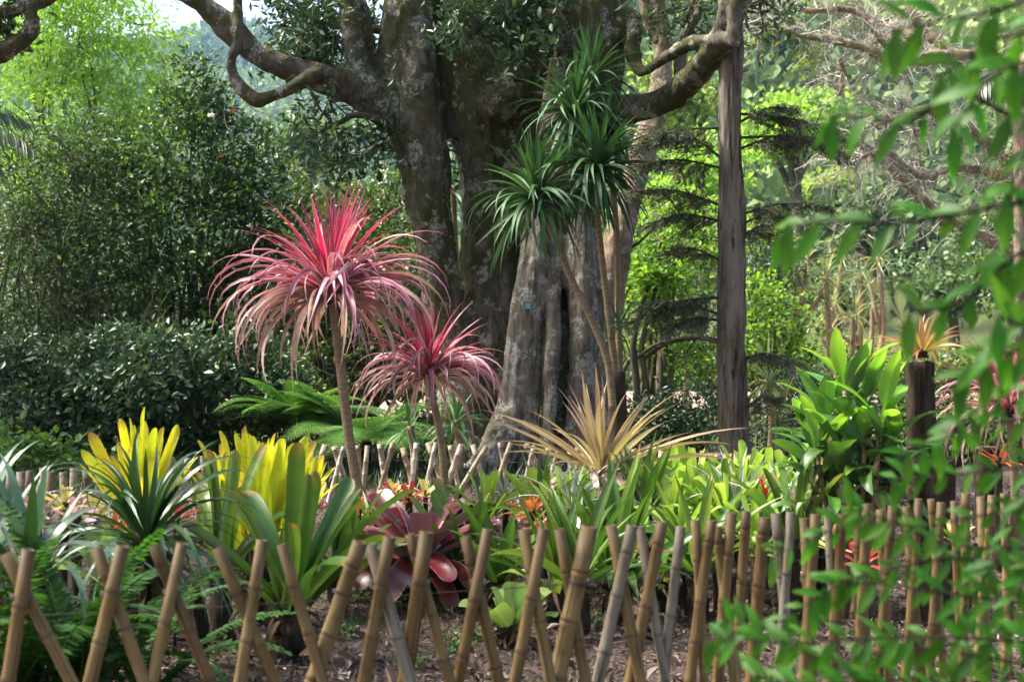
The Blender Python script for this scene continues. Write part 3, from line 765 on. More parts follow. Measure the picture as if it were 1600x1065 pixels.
# ------------------------------------------------------------------ reddish trunk behind, straight cedar, small dark trunks
rt = thing('leaning_tree', 'reddish-barked leaning trunk behind the big tree', 'tree', G(935, 14.6))
m = MB()
px_tube(m, [(1020, -80, 15, 13), (1026, 0, 15, 14), (1036, 60, 15, 15), (1034, 120, 15, 16), (1016, 200, 14.9, 19), (993, 280, 14.8, 21), (972, 350, 14.7, 23), (955, 430, 14.7, 24), (945, 560, 14.6, 25), (940, 800, 14.6, 30)], 12, 6, .08)
px_tube(m, [(1034, 70, 15, 12), (1010, 20, 15, 11), (1000, -60, 15, 10)], 8)
fuse(m, 'trunk', M['bark_red'], rt, .03, AL)
for a, b, c_, d in ((985, 300, 1040, 255), (1000, 300, 1060, 305), (965, 400, 1030, 330), (1036, 100, 1080, 60)):
    m = MB(); twig(m, P(a, b, 14.8), P(c_, d, 14.6) - P(a, b, 14.8), .6, .02, 2, 3, .35, 0, 5, 5); m.build('branch', M['bark_twig'], rt)

cd = thing('straight_tree', 'straight fibrous brown trunk standing behind the fence right of centre', 'tree', G(1145, 11.0))
m = MB()
px_tube(m, [(1140, -120, 11, 16.5), (1141, 60, 11, 17.5), (1141, 250, 11, 19), (1142, 450, 11, 20.5), (1144, 600, 11, 22.5), (1146, 690, 11, 25), (1147, 760, 11, 31), (1148, 840, 11, 40)], 80, 30, .04, True)
def flute(mesh):
    n = len(mesh.vertices); co = np.zeros(n * 3); mesh.vertices.foreach_get('co', co); co = co.reshape(-1, 3)
    no = np.zeros(n * 3); mesh.vertices.foreach_get('normal', no); no = no.reshape(-1, 3)
    d = np.array([noise.noise(Vector((c[0] * 26, c[1] * 26, c[2] * 1.3))) * .02 + noise.noise(Vector((c[0] * 60, c[1] * 60, c[2] * 3))) * .014 + noise.noise(Vector((c[0] * 11, c[1] * 11, c[2] * 1.1))) * .02 for c in co])
    mesh.vertices.foreach_set('co', (co + no * d[:, None]).ravel()); mesh.update()
o = m.build('trunk', M['cedar'], cd); flute(o.data)
def spray(a, b, a2, b2, D2=10.7, r=.011):
    """one flat wispy tier: a bough with side shoots in its own plane, drooping a little"""
    br = MB(); nd = MB(); D = 11.0; p0, p1 = np.array(P(a, b, D)), np.array(P(a2, b2, D2)); L = np.linalg.norm(p1 - p0)
    pts = spline([p0, (p0 + p1) / 2 + [0, 0, .06], p1], 10); br.tube(pts, np.linspace(r, r * .25, len(pts)), 5, 1)
    ax = (p1 - p0) / L; sd = np.cross(ax, [0, 0, 1]); sd /= np.linalg.norm(sd)
    for q in range(int(60 * L)):
        f = rng.uniform(.1, 1); p = pts[min(int(f * (len(pts) - 1)), len(pts) - 1)]
        d = ax * rng.uniform(.5, 1.1) + sd * rng.choice([-1, 1]) * rng.uniform(.3, 1.0) + [0, 0, rng.normal(-.18, .2)]; d /= np.linalg.norm(d)
        l = rng.uniform(.1, .3) * (1.15 - .6 * f); e = p + d * l - [0, 0, .04 * l / .2]
        br.tube([p, (p + e) / 2 + [0, 0, .012], e], [.0032, .0022, .001], 3, 1)
        m_ = int(l * 240); g_ = rng.random(m_)[:, None]; pp = p * (1 - g_) + e * g_ + rng.normal(0, .013, (m_, 3))
        leafcloud(nd, pp, .036, .008, axis=np.tile(d, (m_, 1)), aw=1.4, nup=.8, droop=.2)
    b_ = br.build('branch', M['bark_dark'], cd); nd.build('needles', M['cedarleaf'], b_, False)
for args in ((1125, 200, 985, 235), (1125, 262, 990, 262), (1125, 245, 1030, 205), (1125, 320, 985, 300), (1125, 345, 1015, 350), (1158, 178, 1335, 222), (1158, 215, 1320, 240), (1158, 232, 1270, 218), (1158, 190, 1250, 172), (1158, 335, 1290, 325), (1158, 350, 1250, 345), (1160, 368, 1230, 360),
             (1122, 465, 985, 505), (1122, 490, 1000, 480), (1122, 500, 1040, 520), (1122, 405, 1040, 395), (1162, 560, 1240, 570), (1165, 640, 1215, 625)):
    spray(*args)

for px, w, lab in ((993, 6, 'thin dark trunk just right of the green spiky plant stems'), (1007, 5, 'thinner dark trunk beside the pinkish path patch')):
    tt = thing('slim_tree', lab, 'tree', G(px, 18.5))
    m = MB(); px_tube(m, [(px, 720, 18.5, w + 1), (px + 1, 600, 18.5, w), (px - 4, 540, 18.5, w - 1), (px + 12, 470, 18.5, 3), (px + 30, 420, 18.5, 2)], 8); m.build('trunk', M['bark_dark'], tt)
    m = MB()
    px_tube(m, [(px, 560, 18.5, 3), (px + 40, 535, 18.4, 3), (px + 100, 528, 18.3, 3), (px + 150, 545, 18.2, 2)], 6); m.build('branch', M['bark_dark'], tt)
    m = MB(); cloud_from(m, [ell(px + 25, 430, 18.5, 30, 25)], 30, 14, .1, .08, .05); m.build('crown', M['limemaple'], tt, False)

# ------------------------------------------------------------------ bare lichen-covered tree at upper right
ba = thing('bare_tree', 'bare lichen-crusted tree with tangled pale twigs at upper right', 'tree', G(1660, 19))
m = MB()
LIMB = [[(1660, 830, 19, 34), (1650, 500, 19, 32), (1640, 250, 19, 28), (1620, 80, 19, 24)],
        [(1640, 140, 19, 24), (1560, 100, 19, 17), (1500, 88, 18.8, 14), (1440, 92, 18.6, 14), (1395, 95, 18.5, 13), (1350, 75, 18.4, 11), (1300, 62, 18.3, 9), (1250, 55, 18.2, 8), (1190, 36, 18.2, 6), (1150, 40, 18, 4)],
        [(1410, 92, 18.5, 11), (1385, 72, 18.5, 10), (1362, 48, 18.5, 8), (1345, 24, 18.5, 8), (1310, 14, 18.5, 7), (1270, 18, 18.4, 6), (1210, 8, 18.4, 5), (1170, 12, 18.4, 3)],
        [(1470, 88, 18.7, 11), (1430, 62, 18.8, 10), (1400, 46, 18.9, 8), (1360, 28, 19, 6), (1330, 0, 19, 5)],
        [(1500, 90, 18.8, 12), (1470, 70, 18.9, 12), (1440, 45, 19, 10), (1420, 10, 19, 8), (1410, -40, 19, 7)],
        [(1640, 330, 19, 22), (1570, 250, 19, 13), (1520, 205, 18.8, 11), (1480, 180, 18.6, 9), (1440, 172, 18.5, 8), (1400, 185, 18.5, 5), (1360, 200, 18.5, 3)],
        [(1640, 300, 19, 20), (1540, 268, 18.9, 10), (1490, 262, 18.8, 9), (1450, 275, 18.7, 9), (1415, 262, 18.6, 10), (1385, 240, 18.5, 10), (1360, 240, 18.5, 7), (1330, 254, 18.5, 5), (1310, 250, 18.4, 3)],
        [(1640, 420, 19, 20), (1500, 350, 19, 9), (1440, 310, 19, 10), (1400, 270, 18.9, 10), (1365, 240, 18.8, 8), (1340, 215, 18.7, 5)],
        [(1310, 150, 18.6, 7), (1318, 120, 18.6, 6), (1312, 90, 18.5, 5)],
        [(1440, 260, 18.8, 3), (1430, 215, 18.8, 4), (1425, 180, 18.7, 3)]]
for i_, rows in enumerate(LIMB): px_tube(m, [(a, b, d, r if i_ == 0 else r * .72) for a, b, d, r in rows], 10, 5, .1)
fuse(m, 'limbs', M['bark_lichen'], ba, .026, [(3, 3, .025), (9, 9, .015)])
m = MB()
for rows in LIMB[1:]:
    for i in range(1, len(rows)):
        for q in range(7):
            f = rng.random(); a = np.array(rows[i - 1]) * (1 - f) + np.array(rows[i]) * f
            twig(m, P(a[0], a[1], a[2]), rng.normal(0, 1, 3) * [1, .6, 1] + [-.1, 0, -.15], rng.uniform(.3, .75), .011, 2, 3, .55, -.02, 4, 5)
for q in range(90):
    twig(m, P(rng.uniform(1290, 1620), rng.choice([rng.uniform(100, 250), rng.uniform(230, 420)]) if True else 0, rng.uniform(18, 19.4)), rng.normal(0, 1, 3), rng.uniform(.3, .7), .008, 2, 3, .6, 0, 3, 5)
m.build('twigs', M['twig_pale'], ba)
m = MB(); cloud_from(m, [ell(1560, 265, 18.5, 25, 25), ell(1240, 90, 18.3, 50, 25), ell(1190, 60, 18.3, 30, 20)], 26, 10, .1, .08, .04); m.build('crown', M['yellowleaf'], ba, False)

# ------------------------------------------------------------------ limb of a tree outside the frame at upper left; palm tips at the edges
lt = thing('overhanging_tree', 'dark limb with glossy leaves reaching in at the top left corner', 'tree', G(-180, 9.6))
m = MB()
px_tube(m, [(-180, 900, 9.6, 60), (-150, 500, 9.6, 50), (-110, 200, 9.6, 38), (-40, 100, 9.5, 22), (0, 82, 9.4, 16), (30, 66, 9.4, 14), (50, 45, 9.4, 13), (48, 18, 9.4, 11), (30, -10, 9.4, 10), (0, -60, 9.4, 8)], 12, 5, .06)
px_tube(m, [(-60, 60, 9.5, 12), (0, 20, 9.4, 9), (40, 12, 9.4, 9), (75, 0, 9.4, 9), (110, -25, 9.4, 7)], 10)
fuse(m, 'trunk', M['bark'], lt, .02, AL)
m = MB(); cloud_from(m, [ell(15, 15, 9.5, 40, 25), ell(0, 50, 9.6, 25, 25), ell(-60, 20, 9.6, 60, 60)], 60, 16, .07, .08, .03); m.build('crown', M['bigtree'], lt, False)
m = MB(); cloud_from(m, [(np.array([-3.6, 5.2, 5.2]), np.array([3.6, 3.2, .9])), (np.array([-.2, 3.2, 4.9]), np.array([3.4, 2.6, .8])), (np.array([-6.0, 8.5, 6.0]), np.array([2.2, 2.0, 1.0])), (np.array([2.6, 1.2, 4.6]), np.array([2.8, 2.6, .8])), (np.array([-2.0, -2.2, 4.2]), np.array([4.5, 1.8, 1.6])), (np.array([3.0, -2.4, 3.8]), np.array([3.0, 1.6, 1.6])), (np.array([3.6, 5.2, 5.6]), np.array([2.4, 2.4, .8]))], 900, 24, .3, .15, .07, nup=.6); m.build('unseen_shade_crown', M['bigtree'], lt, False)  # last cloud: unseen canopy added over bed and camera to block sky light
m = MB()
for q in ((-3.6, 5.2, 5.2), (-.2, 3.2, 4.9), (-6, 8.5, 6), (-2, 4, 5), (2.6, 1.2, 4.6), (-2, -2, 4.2), (3, -2.4, 3.8)):
    b_ = np.array(P(-110, 200, 9.6)); m.tube([b_ + [-1.2, 0, .6], np.array([-6.5, 5.0, 4.6]), np.array([q[0] * .5 - 3.4, q[1] - .6, q[2] + .1]), np.array(q)], [.16, .12, .08, .03], 8, 5, True)
m.build('unseen_canopy_limbs', M['bark'], lt)  # out-of-view limbs that carry the added shading canopy

def pinnate(mb, L, npair, pl, pw, arch, el0, droop=.4, sub=False):
    """one frond along +X: arching midrib and leaflets (or leaflets of leaflets) on both sides"""
    n = 24; th = np.radians(el0) - np.radians(arch) * np.linspace(0, 1, n) ** 1.3
    seg = L / (n - 1); x = np.concatenate([[0], np.cumsum(np.cos(th[:-1]) * seg)]); z = np.concatenate([[0], np.cumsum(np.sin(th[:-1]) * seg)])
    mid = np.stack([x, 0 * x, z], -1)
    mb.tube(mid, np.linspace(.006, .0015, n) * (L / .8), 4, 1)
    pos = []; ax = []; ln = []
    for i in range(npair):
        f = .1 + .88 * i / npair; q = f * (n - 1); a = int(q); b = min(a + 1, n - 1); p = mid[a] + (mid[b] - mid[a]) * (q - a)
        tdir = np.array([math.cos(th[a]), 0, math.sin(th[a])])
        l = pl * math.sin(math.pi * (f * .86 + .12)) ** .7
        for s in (-1, 1):
            d = np.array([0, s, 0]) * .9 + tdir * .45; d[2] -= droop * .3; d /= np.linalg.norm(d)
            if sub:
                mb.tube([p, p + d * l], [.0015, .0006], 3, 1)
                ns = max(4, int(l / .012))
                for j in range(ns):
                    g = (j + .6) / ns
                    for s2 in (-1, 1):
                        pos.append(p + d * l * g); dd = d * .5 + s2 * np.cross(d, [0, 0, 1]) ; ax.append(dd / np.linalg.norm(dd) * 3); ln.append(l * .2 * (1 - g * .75) + .004)
            else:
                pos.append(p); ax.append(d * 4 + [0, 0, -droop * 2]); ln.append(l)
    pos = np.array(pos); ax = np.array(ax); ln = np.array(ln)
    m = len(pos); a = ax + rng.normal(0, .25, ax.shape); a /= np.linalg.norm(a, axis=1)[:, None]
    nn = np.tile([0., 0, 1], (m, 1)) + rng.normal(0, .12, (m, 3)); nn -= a * np.sum(nn * a, 1)[:, None]; nn /= np.linalg.norm(nn, axis=1)[:, None]
    b = np.cross(nn, a); l = ln[:, None]; w = (pw if not sub else .35) * (1 if not sub else l) * np.ones((m, 1)) * .5
    v = np.stack([pos, pos + a * l * .4 + b * w, pos + a * l, pos + a * l * .4 - b * w], 1).reshape(-1, 3)
    at = np.zeros((m * 4, 3)); at[:, 2] = np.repeat(rng.random(m), 4)
    mb.add(v, [np.arange(m * 4).reshape(-1, 4)], at)

def fronds(root, meshes, n, mat, name='frond', el=(0, 20), sc=(.8, 1.15), z=0.0, az=(0, 360), roll=.15):
    for i in range(n):
        me = meshes[i % len(meshes)]
        a = math.radians(az[0] + (az[1] - az[0]) * (i + rng.uniform(-.3, .3)) / n)
        s = rng.uniform(*sc); e = math.radians(rng.uniform(*el))
        mt = Matrix.Translation((0.03 * math.cos(a), .03 * math.sin(a), z)) @ Matrix.Rotation(a, 4, 'Z') @ Matrix.Rotation(-e, 4, 'Y') @ Matrix.Rotation(rng.normal(0, roll), 4, 'X') @ Matrix.Diagonal((s, s, s, 1))
        link(name, me, root, mt)

def frond_mesh(nm, mat, *a, **k):
    mb = MB(); pinnate(mb, *a, **k); me = mb.mesh(nm, False); me.materials.append(mat); return me
tf = [frond_mesh('tree_fern_frond', M['fern'], 1.0, 26, .24, .02, ar, 42, .3, sub=True) for ar in (60, 85, 105)]
def tree_fern(px, py, D, n, label, sc):
    c = P(px, py, D); g = G(px, D)
    r = thing('tree_fern', label, 'fern', g)
    m = MB(); m.tube([g - Vector((0, 0, .1)), (g + c) / 2, c], [.07, .06, .05], 10, 4, True, wob=.1); m.build('trunk', M['fibre'], r)
    fronds(r, tf, n, None, sc=(sc * .85, sc * 1.15), el=(-25, 22), z=c.z - g.z)
tree_fern(570, 690, 12.2, 22, 'spreading green tree fern behind the taller crimson plant', .9)
tree_fern(465, 665, 12.6, 20, 'green tree fern left of the taller crimson cane', .8)
tree_fern(640, 712, 11.9, 12, 'small green fern at the foot of the big trunk', .55)
tree_fern(1270, 690, 9.2, 8, 'small fern beside the broad-leaved plant', .32)
sf = [frond_mesh('sword_fern_frond', M['fern_dark'], .5, 34, .05, .02, ar, 72, .2) for ar in (70, 100, 130)]
def sword_fern(px, py, D, n, label, sc):
    g = G(px, D); c = g + Vector((0, 0, .06))
    r = thing('sword_fern', label, 'fern', g)
    m = MB(); m.tube([g - Vector((0, 0, .05)), c], [.05, .03], 8, 2, True, wob=.1); m.build('root_stock', M['fibre'], r)
    fronds(r, sf, n, None, sc=(sc * .8, sc * 1.25), el=(-15, 30), z=c.z - g.z)
sword_fern(115, 945, 5.0, 22, 'dark green sword fern behind the front fence at left', 1.45)
sword_fern(10, 975, 4.9, 20, 'dark green sword fern in the bottom left corner', 1.4)
sword_fern(225, 950, 5.3, 16, 'broad sword fern under the dark strap-leaved plant', 1.3)
pf = [frond_mesh('palm_frond', M['palm'], 1.6, 44, .45, .022, 70, 10, 1.6)]
pr = thing('palm_tree', 'dark palm fronds hanging in at the left frame edge', 'palm', G(-205, 13))
m = MB(); g = G(-205, 13); c = P(-205, 180, 13); m.tube([g - Vector((0, 0, .2)), c], [.14, .11], 12, 8, True, wob=.04); m.build('trunk', M['bark_dark'], pr)
fronds(pr, pf, 12, None, sc=(.9, 1.05), el=(0, 30), z=c.z - g.z)
pr = thing('palm_tree', 'dark slim palm trunk with hanging fronds at the right frame edge', 'palm', G(1597, 13.5))
m = MB(); g = G(1597, 13.5); c = P(1592, 120, 13.5); m.tube([g - Vector((0, 0, .2)), c], [.07, .055], 12, 8, True, wob=.04); m.build('trunk', M['bark_red'], pr)
pf2 = [frond_mesh('palm_frond', M['palm'], .55, 26, .3, .02, 90, 20, 1.8)]
fronds(pr, pf2, 14, None, sc=(.7, 1.0), el=(-20, 30), z=c.z - g.z)

# ------------------------------------------------------------------ strap-leaved plants, every leaf a part
def strap_mesh(name, mat, L, W, el0, bend, pw=1.4, base=.55, tip='point', fold=.25, n=9, across=3, kink=0.0, wmax=.35, twist=0.0, wave=0.0):
    mb = MB()
    t = np.linspace(0, 1, n + 1)
    if tip == 'round': t = np.concatenate([np.linspace(0, .9, n - 2), [.945, .98, 1.0]])
    th = np.radians(el0) - np.radians(bend) * t ** pw
    if kink: th = th - np.radians(70) * sst(kink, min(1, kink + .12), t)
    seg = L * np.diff(t)
    x = np.concatenate([[0], np.cumsum(np.cos((th[:-1] + th[1:]) / 2) * seg)]); z = np.concatenate([[0], np.cumsum(np.sin((th[:-1] + th[1:]) / 2) * seg)])
    if tip == 'round': w = np.where(t < wmax, base + (1 - base) * sst(0, wmax, t), 1) * np.sqrt(np.clip(1 - ((t - .88) / .121).clip(0, 1) ** 2, .08, 1))
    elif tip == 'paddle': w = np.where(t < .22, base, base + (1 - base) * np.sin(np.pi * ((t - .22) / .78).clip(0, 1) ** .8) ** .8); w = w * np.where(t > .97, .1, 1)
    else: w = np.where(t < wmax, base + (1 - base) * sst(0, wmax, t), (1 - ((t - wmax).clip(0, 1) / (1 - wmax)) ** 1.6))
    w = np.maximum(w, .04) * W / 2
    s = np.linspace(-1, 1, across)
    tw = twist * t + wave * np.sin(t * 9)
    nx, nz = -np.sin(th), np.cos(th)
    v = np.zeros((n + 1, across, 3)); a = np.zeros((n + 1, across, 3))
    for j, sj in enumerate(s):
        lift = fold * (abs(sj) ** 1.5) * w + wave * .3 * w * sj * np.sin(t * 14)
        yy = sj * w * np.cos(tw); up = lift + sj * w * np.sin(tw)
        v[:, j, 0] = x + nx * up; v[:, j, 1] = yy; v[:, j, 2] = z + nz * up
        a[:, j, 0] = t; a[:, j, 1] = sj
    i = np.arange(n)[:, None] * across; j = np.arange(across - 1)[None]
    mb.add(v.reshape(-1, 3), [np.stack([i + j, i + across + j, i + across + j + 1, i + j + 1], -1).reshape(-1, 4)], a.reshape(-1, 3))
    me = mb.mesh(name); me.materials.append(mat)
    return me

def put(root, me, az, tilt=0.0, s=1.0, loc=(0, 0, 0), roll=0.0, name='leaf', rad=0.0):
    mt = Matrix.Translation((loc[0] + rad * math.cos(az), loc[1] + rad * math.sin(az), loc[2])) @ Matrix.Rotation(az, 4, 'Z') @ Matrix.Rotation(-tilt, 4, 'Y') @ Matrix.Rotation(roll, 4, 'X') @ Matrix.Diagonal((s, s, s, 1))
    return link(name, me, root, mt)

def rosette(root, meshes, n, loc=(0, 0, 0), sc=(.85, 1.1), tl=6, rad=(.0, .03), dz=0.0, ph=None, jit=.35, roll=.25, name='leaf', order=True, lean=(0, 0)):
    """n leaves spiralling out of loc; meshes run from the innermost to the outermost"""
    az = rng.uniform(0, 6.28) if ph is None else ph
    for i in range(n):
        f = i / max(1, n - 1)
        k = min(len(meshes) - 1, int(np.clip(f * len(meshes) + rng.normal(0, .35), 0, len(meshes) - 1)))
        az += 2.39996 + rng.normal(0, jit * .4)
        r = rad[0] + (rad[1] - rad[0]) * f
        tt = math.radians(rng.normal(0, tl)) - lean[0] * math.cos(az) - lean[1] * math.sin(az)
        put(root, meshes[k], az, tt, rng.uniform(*sc), (loc[0], loc[1], loc[2] - dz * f), rng.normal(0, roll), name, r)

def cane(name, root, pts, rads, mat, seg=10, rings=0):
    m = MB(); m.tube(pts, rads, seg, 10, True, wob=.03)
    return m.build(name, mat, root)

# crimson cordylines on canes
RW = .036
def rl_(m_, L, el, bd, pw, tw=.0, fo=.4): return strap_mesh('crimson_leaf', M[m_], L, RW, el, bd, pw, fold=fo, wmax=.3, twist=tw, n=11)
red_meshes = [rl_('red_up', .62, 84, 10, 1.4), rl_('red_up', .66, 68, 28, 1.4), rl_('red_up', .72, 48, 38, 1.8), rl_('red_mid', .78, 38, 80, 2.6, .3), rl_('red_mid', .82, 38, 120, 2.2, -.5), rl_('red_mid', .84, 36, 132, 1.9, .7), rl_('red_mid', .84, 34, 135, 1.6, -.6),
              rl_('red_mid', .84, 30, 130, 1.45, .9), rl_('red_old', .82, 28, 126, 1.3, -.8), rl_('red_old', .8, 22, 118, 1.1, 1.0), rl_('red_old', .74, 12, 105, .9, -1.1)]
def red_cordyline(label, rows, n, sc, lean=(0, 0), r=.036):
    g = G(rows[0][0], rows[0][2]); root = thing('crimson_cordyline', label, 'cordyline', g)
    pts = [g - Vector((0, 0, .06))] + [P(a, b, d) for a, b, d in rows[1:]]
    cane('cane', root, pts, np.linspace(r, r * .72, len(pts)), M['cane'])
    top = pts[-1] - g
    m = MB(); tp = np.array(pts[-1]); m.tube([tp + [0, 0, -.12 * sc], tp + [0, 0, -.02], tp + [0, 0, .05 * sc]], [r * .8, r * 1.5, r * 1.1], 10, 4, True, wob=.08); m.build('leaf_base_sheath', M['fibre'], root)
    rosette(root, red_meshes, n, top, (sc * .72, sc * 1.12), 8, (.0, .03), dz=.1 * sc, lean=lean)
red_cordyline('taller crimson spiky-leaved plant on a bare cane left of the big tree', [(575, 0, 9.0), (560, 770, 9), (545, 680, 9), (533, 580, 9), (522, 490, 9), (516, 445, 9)], 200, 1.05, (-.06, .0))
red_cordyline('shorter crimson spiky-leaved plant on a cane in front of the big trunk', [(702, 0, 9.5), (694, 740, 9.5), (688, 680, 9.5), (676, 620, 9.5), (671, 575, 9.5)], 160, .78, (.0, 0), .03)
red_cordyline('pink spiky-leaved plant beside the dark posts at the right frame edge', [(1590, 0, 8.9), (1585, 740, 8.9), (1580, 680, 8.9), (1576, 630, 8.9)], 120, .74, (0, 0), .03)

# green dracaena with four heads and three stems
DW = .034
dr_meshes = [strap_mesh('green_leaf', M['drac'], .46, DW, 86, 8, fold=.4), strap_mesh('green_leaf', M['drac'], .5, DW, 70, 25, fold=.4), strap_mesh('green_leaf', M['drac'], .5, DW, 52, 40, fold=.4),
             strap_mesh('green_leaf', M['drac_dark'], .5, DW, 36, 60, fold=.4), strap_mesh('green_leaf', M['drac_dark'], .5, DW, 22, 85, 1.1, fold=.35), strap_mesh('green_leaf', M['drac_dark'], .5, DW, 8, 90, .9, fold=.35),
             strap_mesh('green_leaf', M['drac_dark'], .56, DW, 30, 120, 1.5, fold=.3), strap_mesh('green_leaf', M['drac_dark'], .56, DW, 0, 85, .8, fold=.3), strap_mesh('green_leaf', M['drac_dark'], .56, DW, -25, 60, .7, fold=.3)]
g = G(962, 11.3); dc = thing('green_dracaena', 'dark green spiky dracaena with leaning canes and several heads in front of the big trunk', 'dracaena', g)
DST = []
for rows in ([(963, 690, 11.3), (962, 600, 11.3), (952, 500, 11.3), (940, 400, 11.3), (932, 320, 11.3), (926, 265, 11.3)],
             [(966, 690, 11.4), (968, 590, 11.4), (966, 480, 11.4), (964, 400, 11.4), (962, 340, 11.5), (950, 260, 11.6), (910, 160, 11.7)],
             [(958, 640, 11.2), (948, 560, 11.2), (920, 490, 11.2), (888, 425, 11.2), (862, 360, 11.2), (842, 315, 11.2)]):
    pts = [P(*r_) for r_ in rows]
    DST.append(cane('stem', dc, pts, np.linspace(.032, .022, len(pts)), M['cane']))
cane('stem', dc, [g - Vector((0, 0, .1)), P(964, 700, 11.3), P(965, 580, 11.3)], [.09, .085, .06], M['bark_dark'])
for si_, (a, b, d, n, s) in zip((1, 0, 2, 1, 1, 1), ((898, 172, 11.3, 120, 1.06), (932, 258, 11.1, 140, 1.18), (838, 305, 11.0, 135, 1.16), (925, 118, 11.5, 80, .95), (955, 205, 11.4, 60, .9), (966, 505, 11.3, 26, .5))):
    rosette(DST[si_], dr_meshes, n, P(a, b, d), (s * .78, s * 1.1), 7, (0, .025), dz=.07)

# striped phormium-like plant
ph_meshes = [strap_mesh('striped_leaf', M['phorm'], .62, 0.044, 84, 10, fold=.5), strap_mesh('striped_leaf', M['phorm'], .7, 0.046, 68, 25, fold=.45), strap_mesh('striped_leaf', M['phorm'], .84, 0.045, 50, 35, fold=.4),
             strap_mesh('striped_leaf', M['phorm'], .92, 0.043, 36, 28, fold=.35, twist=.3), strap_mesh('striped_leaf', M['phorm'], .88, 0.040, 24, 40, fold=.35, twist=-.4), strap_mesh('mauve_leaf', M['phorm_mauve'], .6, .055, 30, 110, .9, fold=.2, twist=.3),
             strap_mesh('mauve_leaf', M['phorm_mauve'], .5, .055, 5, 90, .7, fold=.2, twist=.5)]
g = G(938, 8.7); pm = thing('striped_cordyline', 'cream and bronze striped spiky plant in front of the buttress', 'cordyline', g)
c = P(938, 735, 8.7); cane('cane', pm, [g - Vector((0, 0, .05)), c], [.045, .035], M['cane'])
rosette(pm, ph_meshes, 72, c - g, (.72, 1.06), 7, (0, .035), dz=.06)

# yellow tank bromeliads
ye = [strap_mesh('yellow_leaf', M['yellow'], .62, .06, 89, 4, tip='round', base=.9, fold=.45, n=10, across=5), strap_mesh('yellow_leaf', M['yellow'], .6, .062, 85, 8, tip='round', base=.9, fold=.4, n=10, across=5),
      strap_mesh('yellow_leaf', M['yellow'], .56, .062, 80, 12, tip='round', base=.9, fold=.35, n=10, across=5), strap_mesh('yellow_leaf', M['yellow'], .48, .062, 70, 26, tip='round', base=.9, fold=.3, n=10, across=5)]
M['dead'] = strap_mat('leaf_dead', (.1, .065, .035), (.16, .11, .065), None, .6, (.13, .09, .055), .8, .15, .2, var=.7)
DEAD = [strap_mesh('dead_leaf', M['dead'], .3, .045, e, b_, .7, fold=.6, n=6, twist=tw) for e, b_, tw in ((20, 100, .6), (-10, 75, -.8), (-35, 50, 1.0))]
def bromeliad(name, label, px, py, D, meshes, n, sc, stump=None, cat='bromeliad', rad=(.01, .06), dz=.03, tl=6, group=None, stump_mat='fibre', lean=(0, 0)):
    c = P(px, py, D); g = G(px, D)
    if c.z < g.z: c.z = g.z + .02
    root = thing(name, label, cat, g, group)
    rs = stump or .05
    m = MB(); zz = np.linspace(-.05, c.z - g.z + .02, 7); m.tube([(g.x + rng.normal(0, rs * .12), g.y, g.z + q) for q in zz], rs * rng.uniform(.55, .95, 7), 14, 4, True, wob=.13); o = m.build('base', M[stump_mat], root); flute(o.data)
    if rs >= .07:
        h = c.z - g.z
        for q in range(int(14 + h * 26)):
            put(root, DEAD[q % 3], rng.uniform(0, 6.28), rng.normal(0, .15), rng.uniform(.5, 1.0) * min(1.0, .45 + h), (0, 0, rng.uniform(.35, 1.0) * h), rng.normal(0, .4), 'dead_leaf', rs * .6)
    rosette(root, meshes, n, c - g, (sc * .8, sc * 1.1), tl, rad, dz, lean=lean)
    return root
bromeliad('yellow_bromeliad', 'yellow upright bromeliad at left, behind the dark strap-leaved plant', 218, 826, 7.3, ye, 32, .94, .08, rad=(.01, .1), tl=3)
bromeliad('yellow_bromeliad', 'wider yellow bromeliad left of the taller crimson cane', 402, 845, 7.4, ye, 44, .96, .08, rad=(.01, .18), tl=4)
bromeliad('yellow_bromeliad', 'small yellow bromeliad tucked against the green vase plant', 468, 835, 7.7, ye, 14, .8, .06)

# broad green vase bromeliads behind the front fence
gv = [strap_mesh('green_leaf', M['greenvase'], .68, .078, 86, 10, tip='round', base=.9, fold=.5, n=10, across=5), strap_mesh('green_leaf', M['greenvase'], .72, .08, 78, 18, tip='round', base=.9, fold=.45, n=10, across=5),
      strap_mesh('green_leaf', M['greenvase'], .7, .078, 68, 34, tip='round', base=.9, fold=.4, n=10, across=5), strap_mesh('green_leaf', M['greenvase'], .66, .078, 58, 60, tip='round', base=.9, fold=.35, n=10, across=5)]
gv_p = [strap_mesh('green_leaf', M['greenvase'], .7, .085, 82, 14, fold=.5, base=.9, wmax=.4, across=5), strap_mesh('green_leaf', M['greenvase'], .72, .085, 66, 28, fold=.45, base=.9, wmax=.4, across=5),
        strap_mesh('green_leaf', M['greenvase'], .72, .08, 52, 42, fold=.4, base=.9, wmax=.4, across=5), strap_mesh('green_leaf', M['greenvase'], .66, .08, 40, 70, fold=.35, base=.9, wmax=.4, across=5)]
bromeliad('green_vase_bromeliad', 'big green vase bromeliad on a dark fibrous stump behind the front fence, left of centre', 455, 940, 6.4, gv, 22, .95, .1, rad=(.02, .1), tl=11)
bromeliad('green_vase_bromeliad', 'green pointed bromeliad behind the thickest stake of the front fence', 870, 915, 7.3, gv_p, 16, .82, .08, rad=(.02, .08))
bromeliad('green_vase_bromeliad', 'large green and yellow bromeliad right of the thickest front stake', 965, 905, 7.5, gv_p, 22, .98, .1, rad=(.02, .09))
bromeliad('green_vase_bromeliad', 'green bromeliad behind the crossing stakes below the striped plant', 1035, 905, 7.8, gv_p, 13, .8, .08, rad=(.02, .08))
bromeliad('green_vase_bromeliad', 'green bromeliad just right of the burgundy one', 780, 900, 7.9, gv_p, 14, .85, .08, rad=(.02, .08))
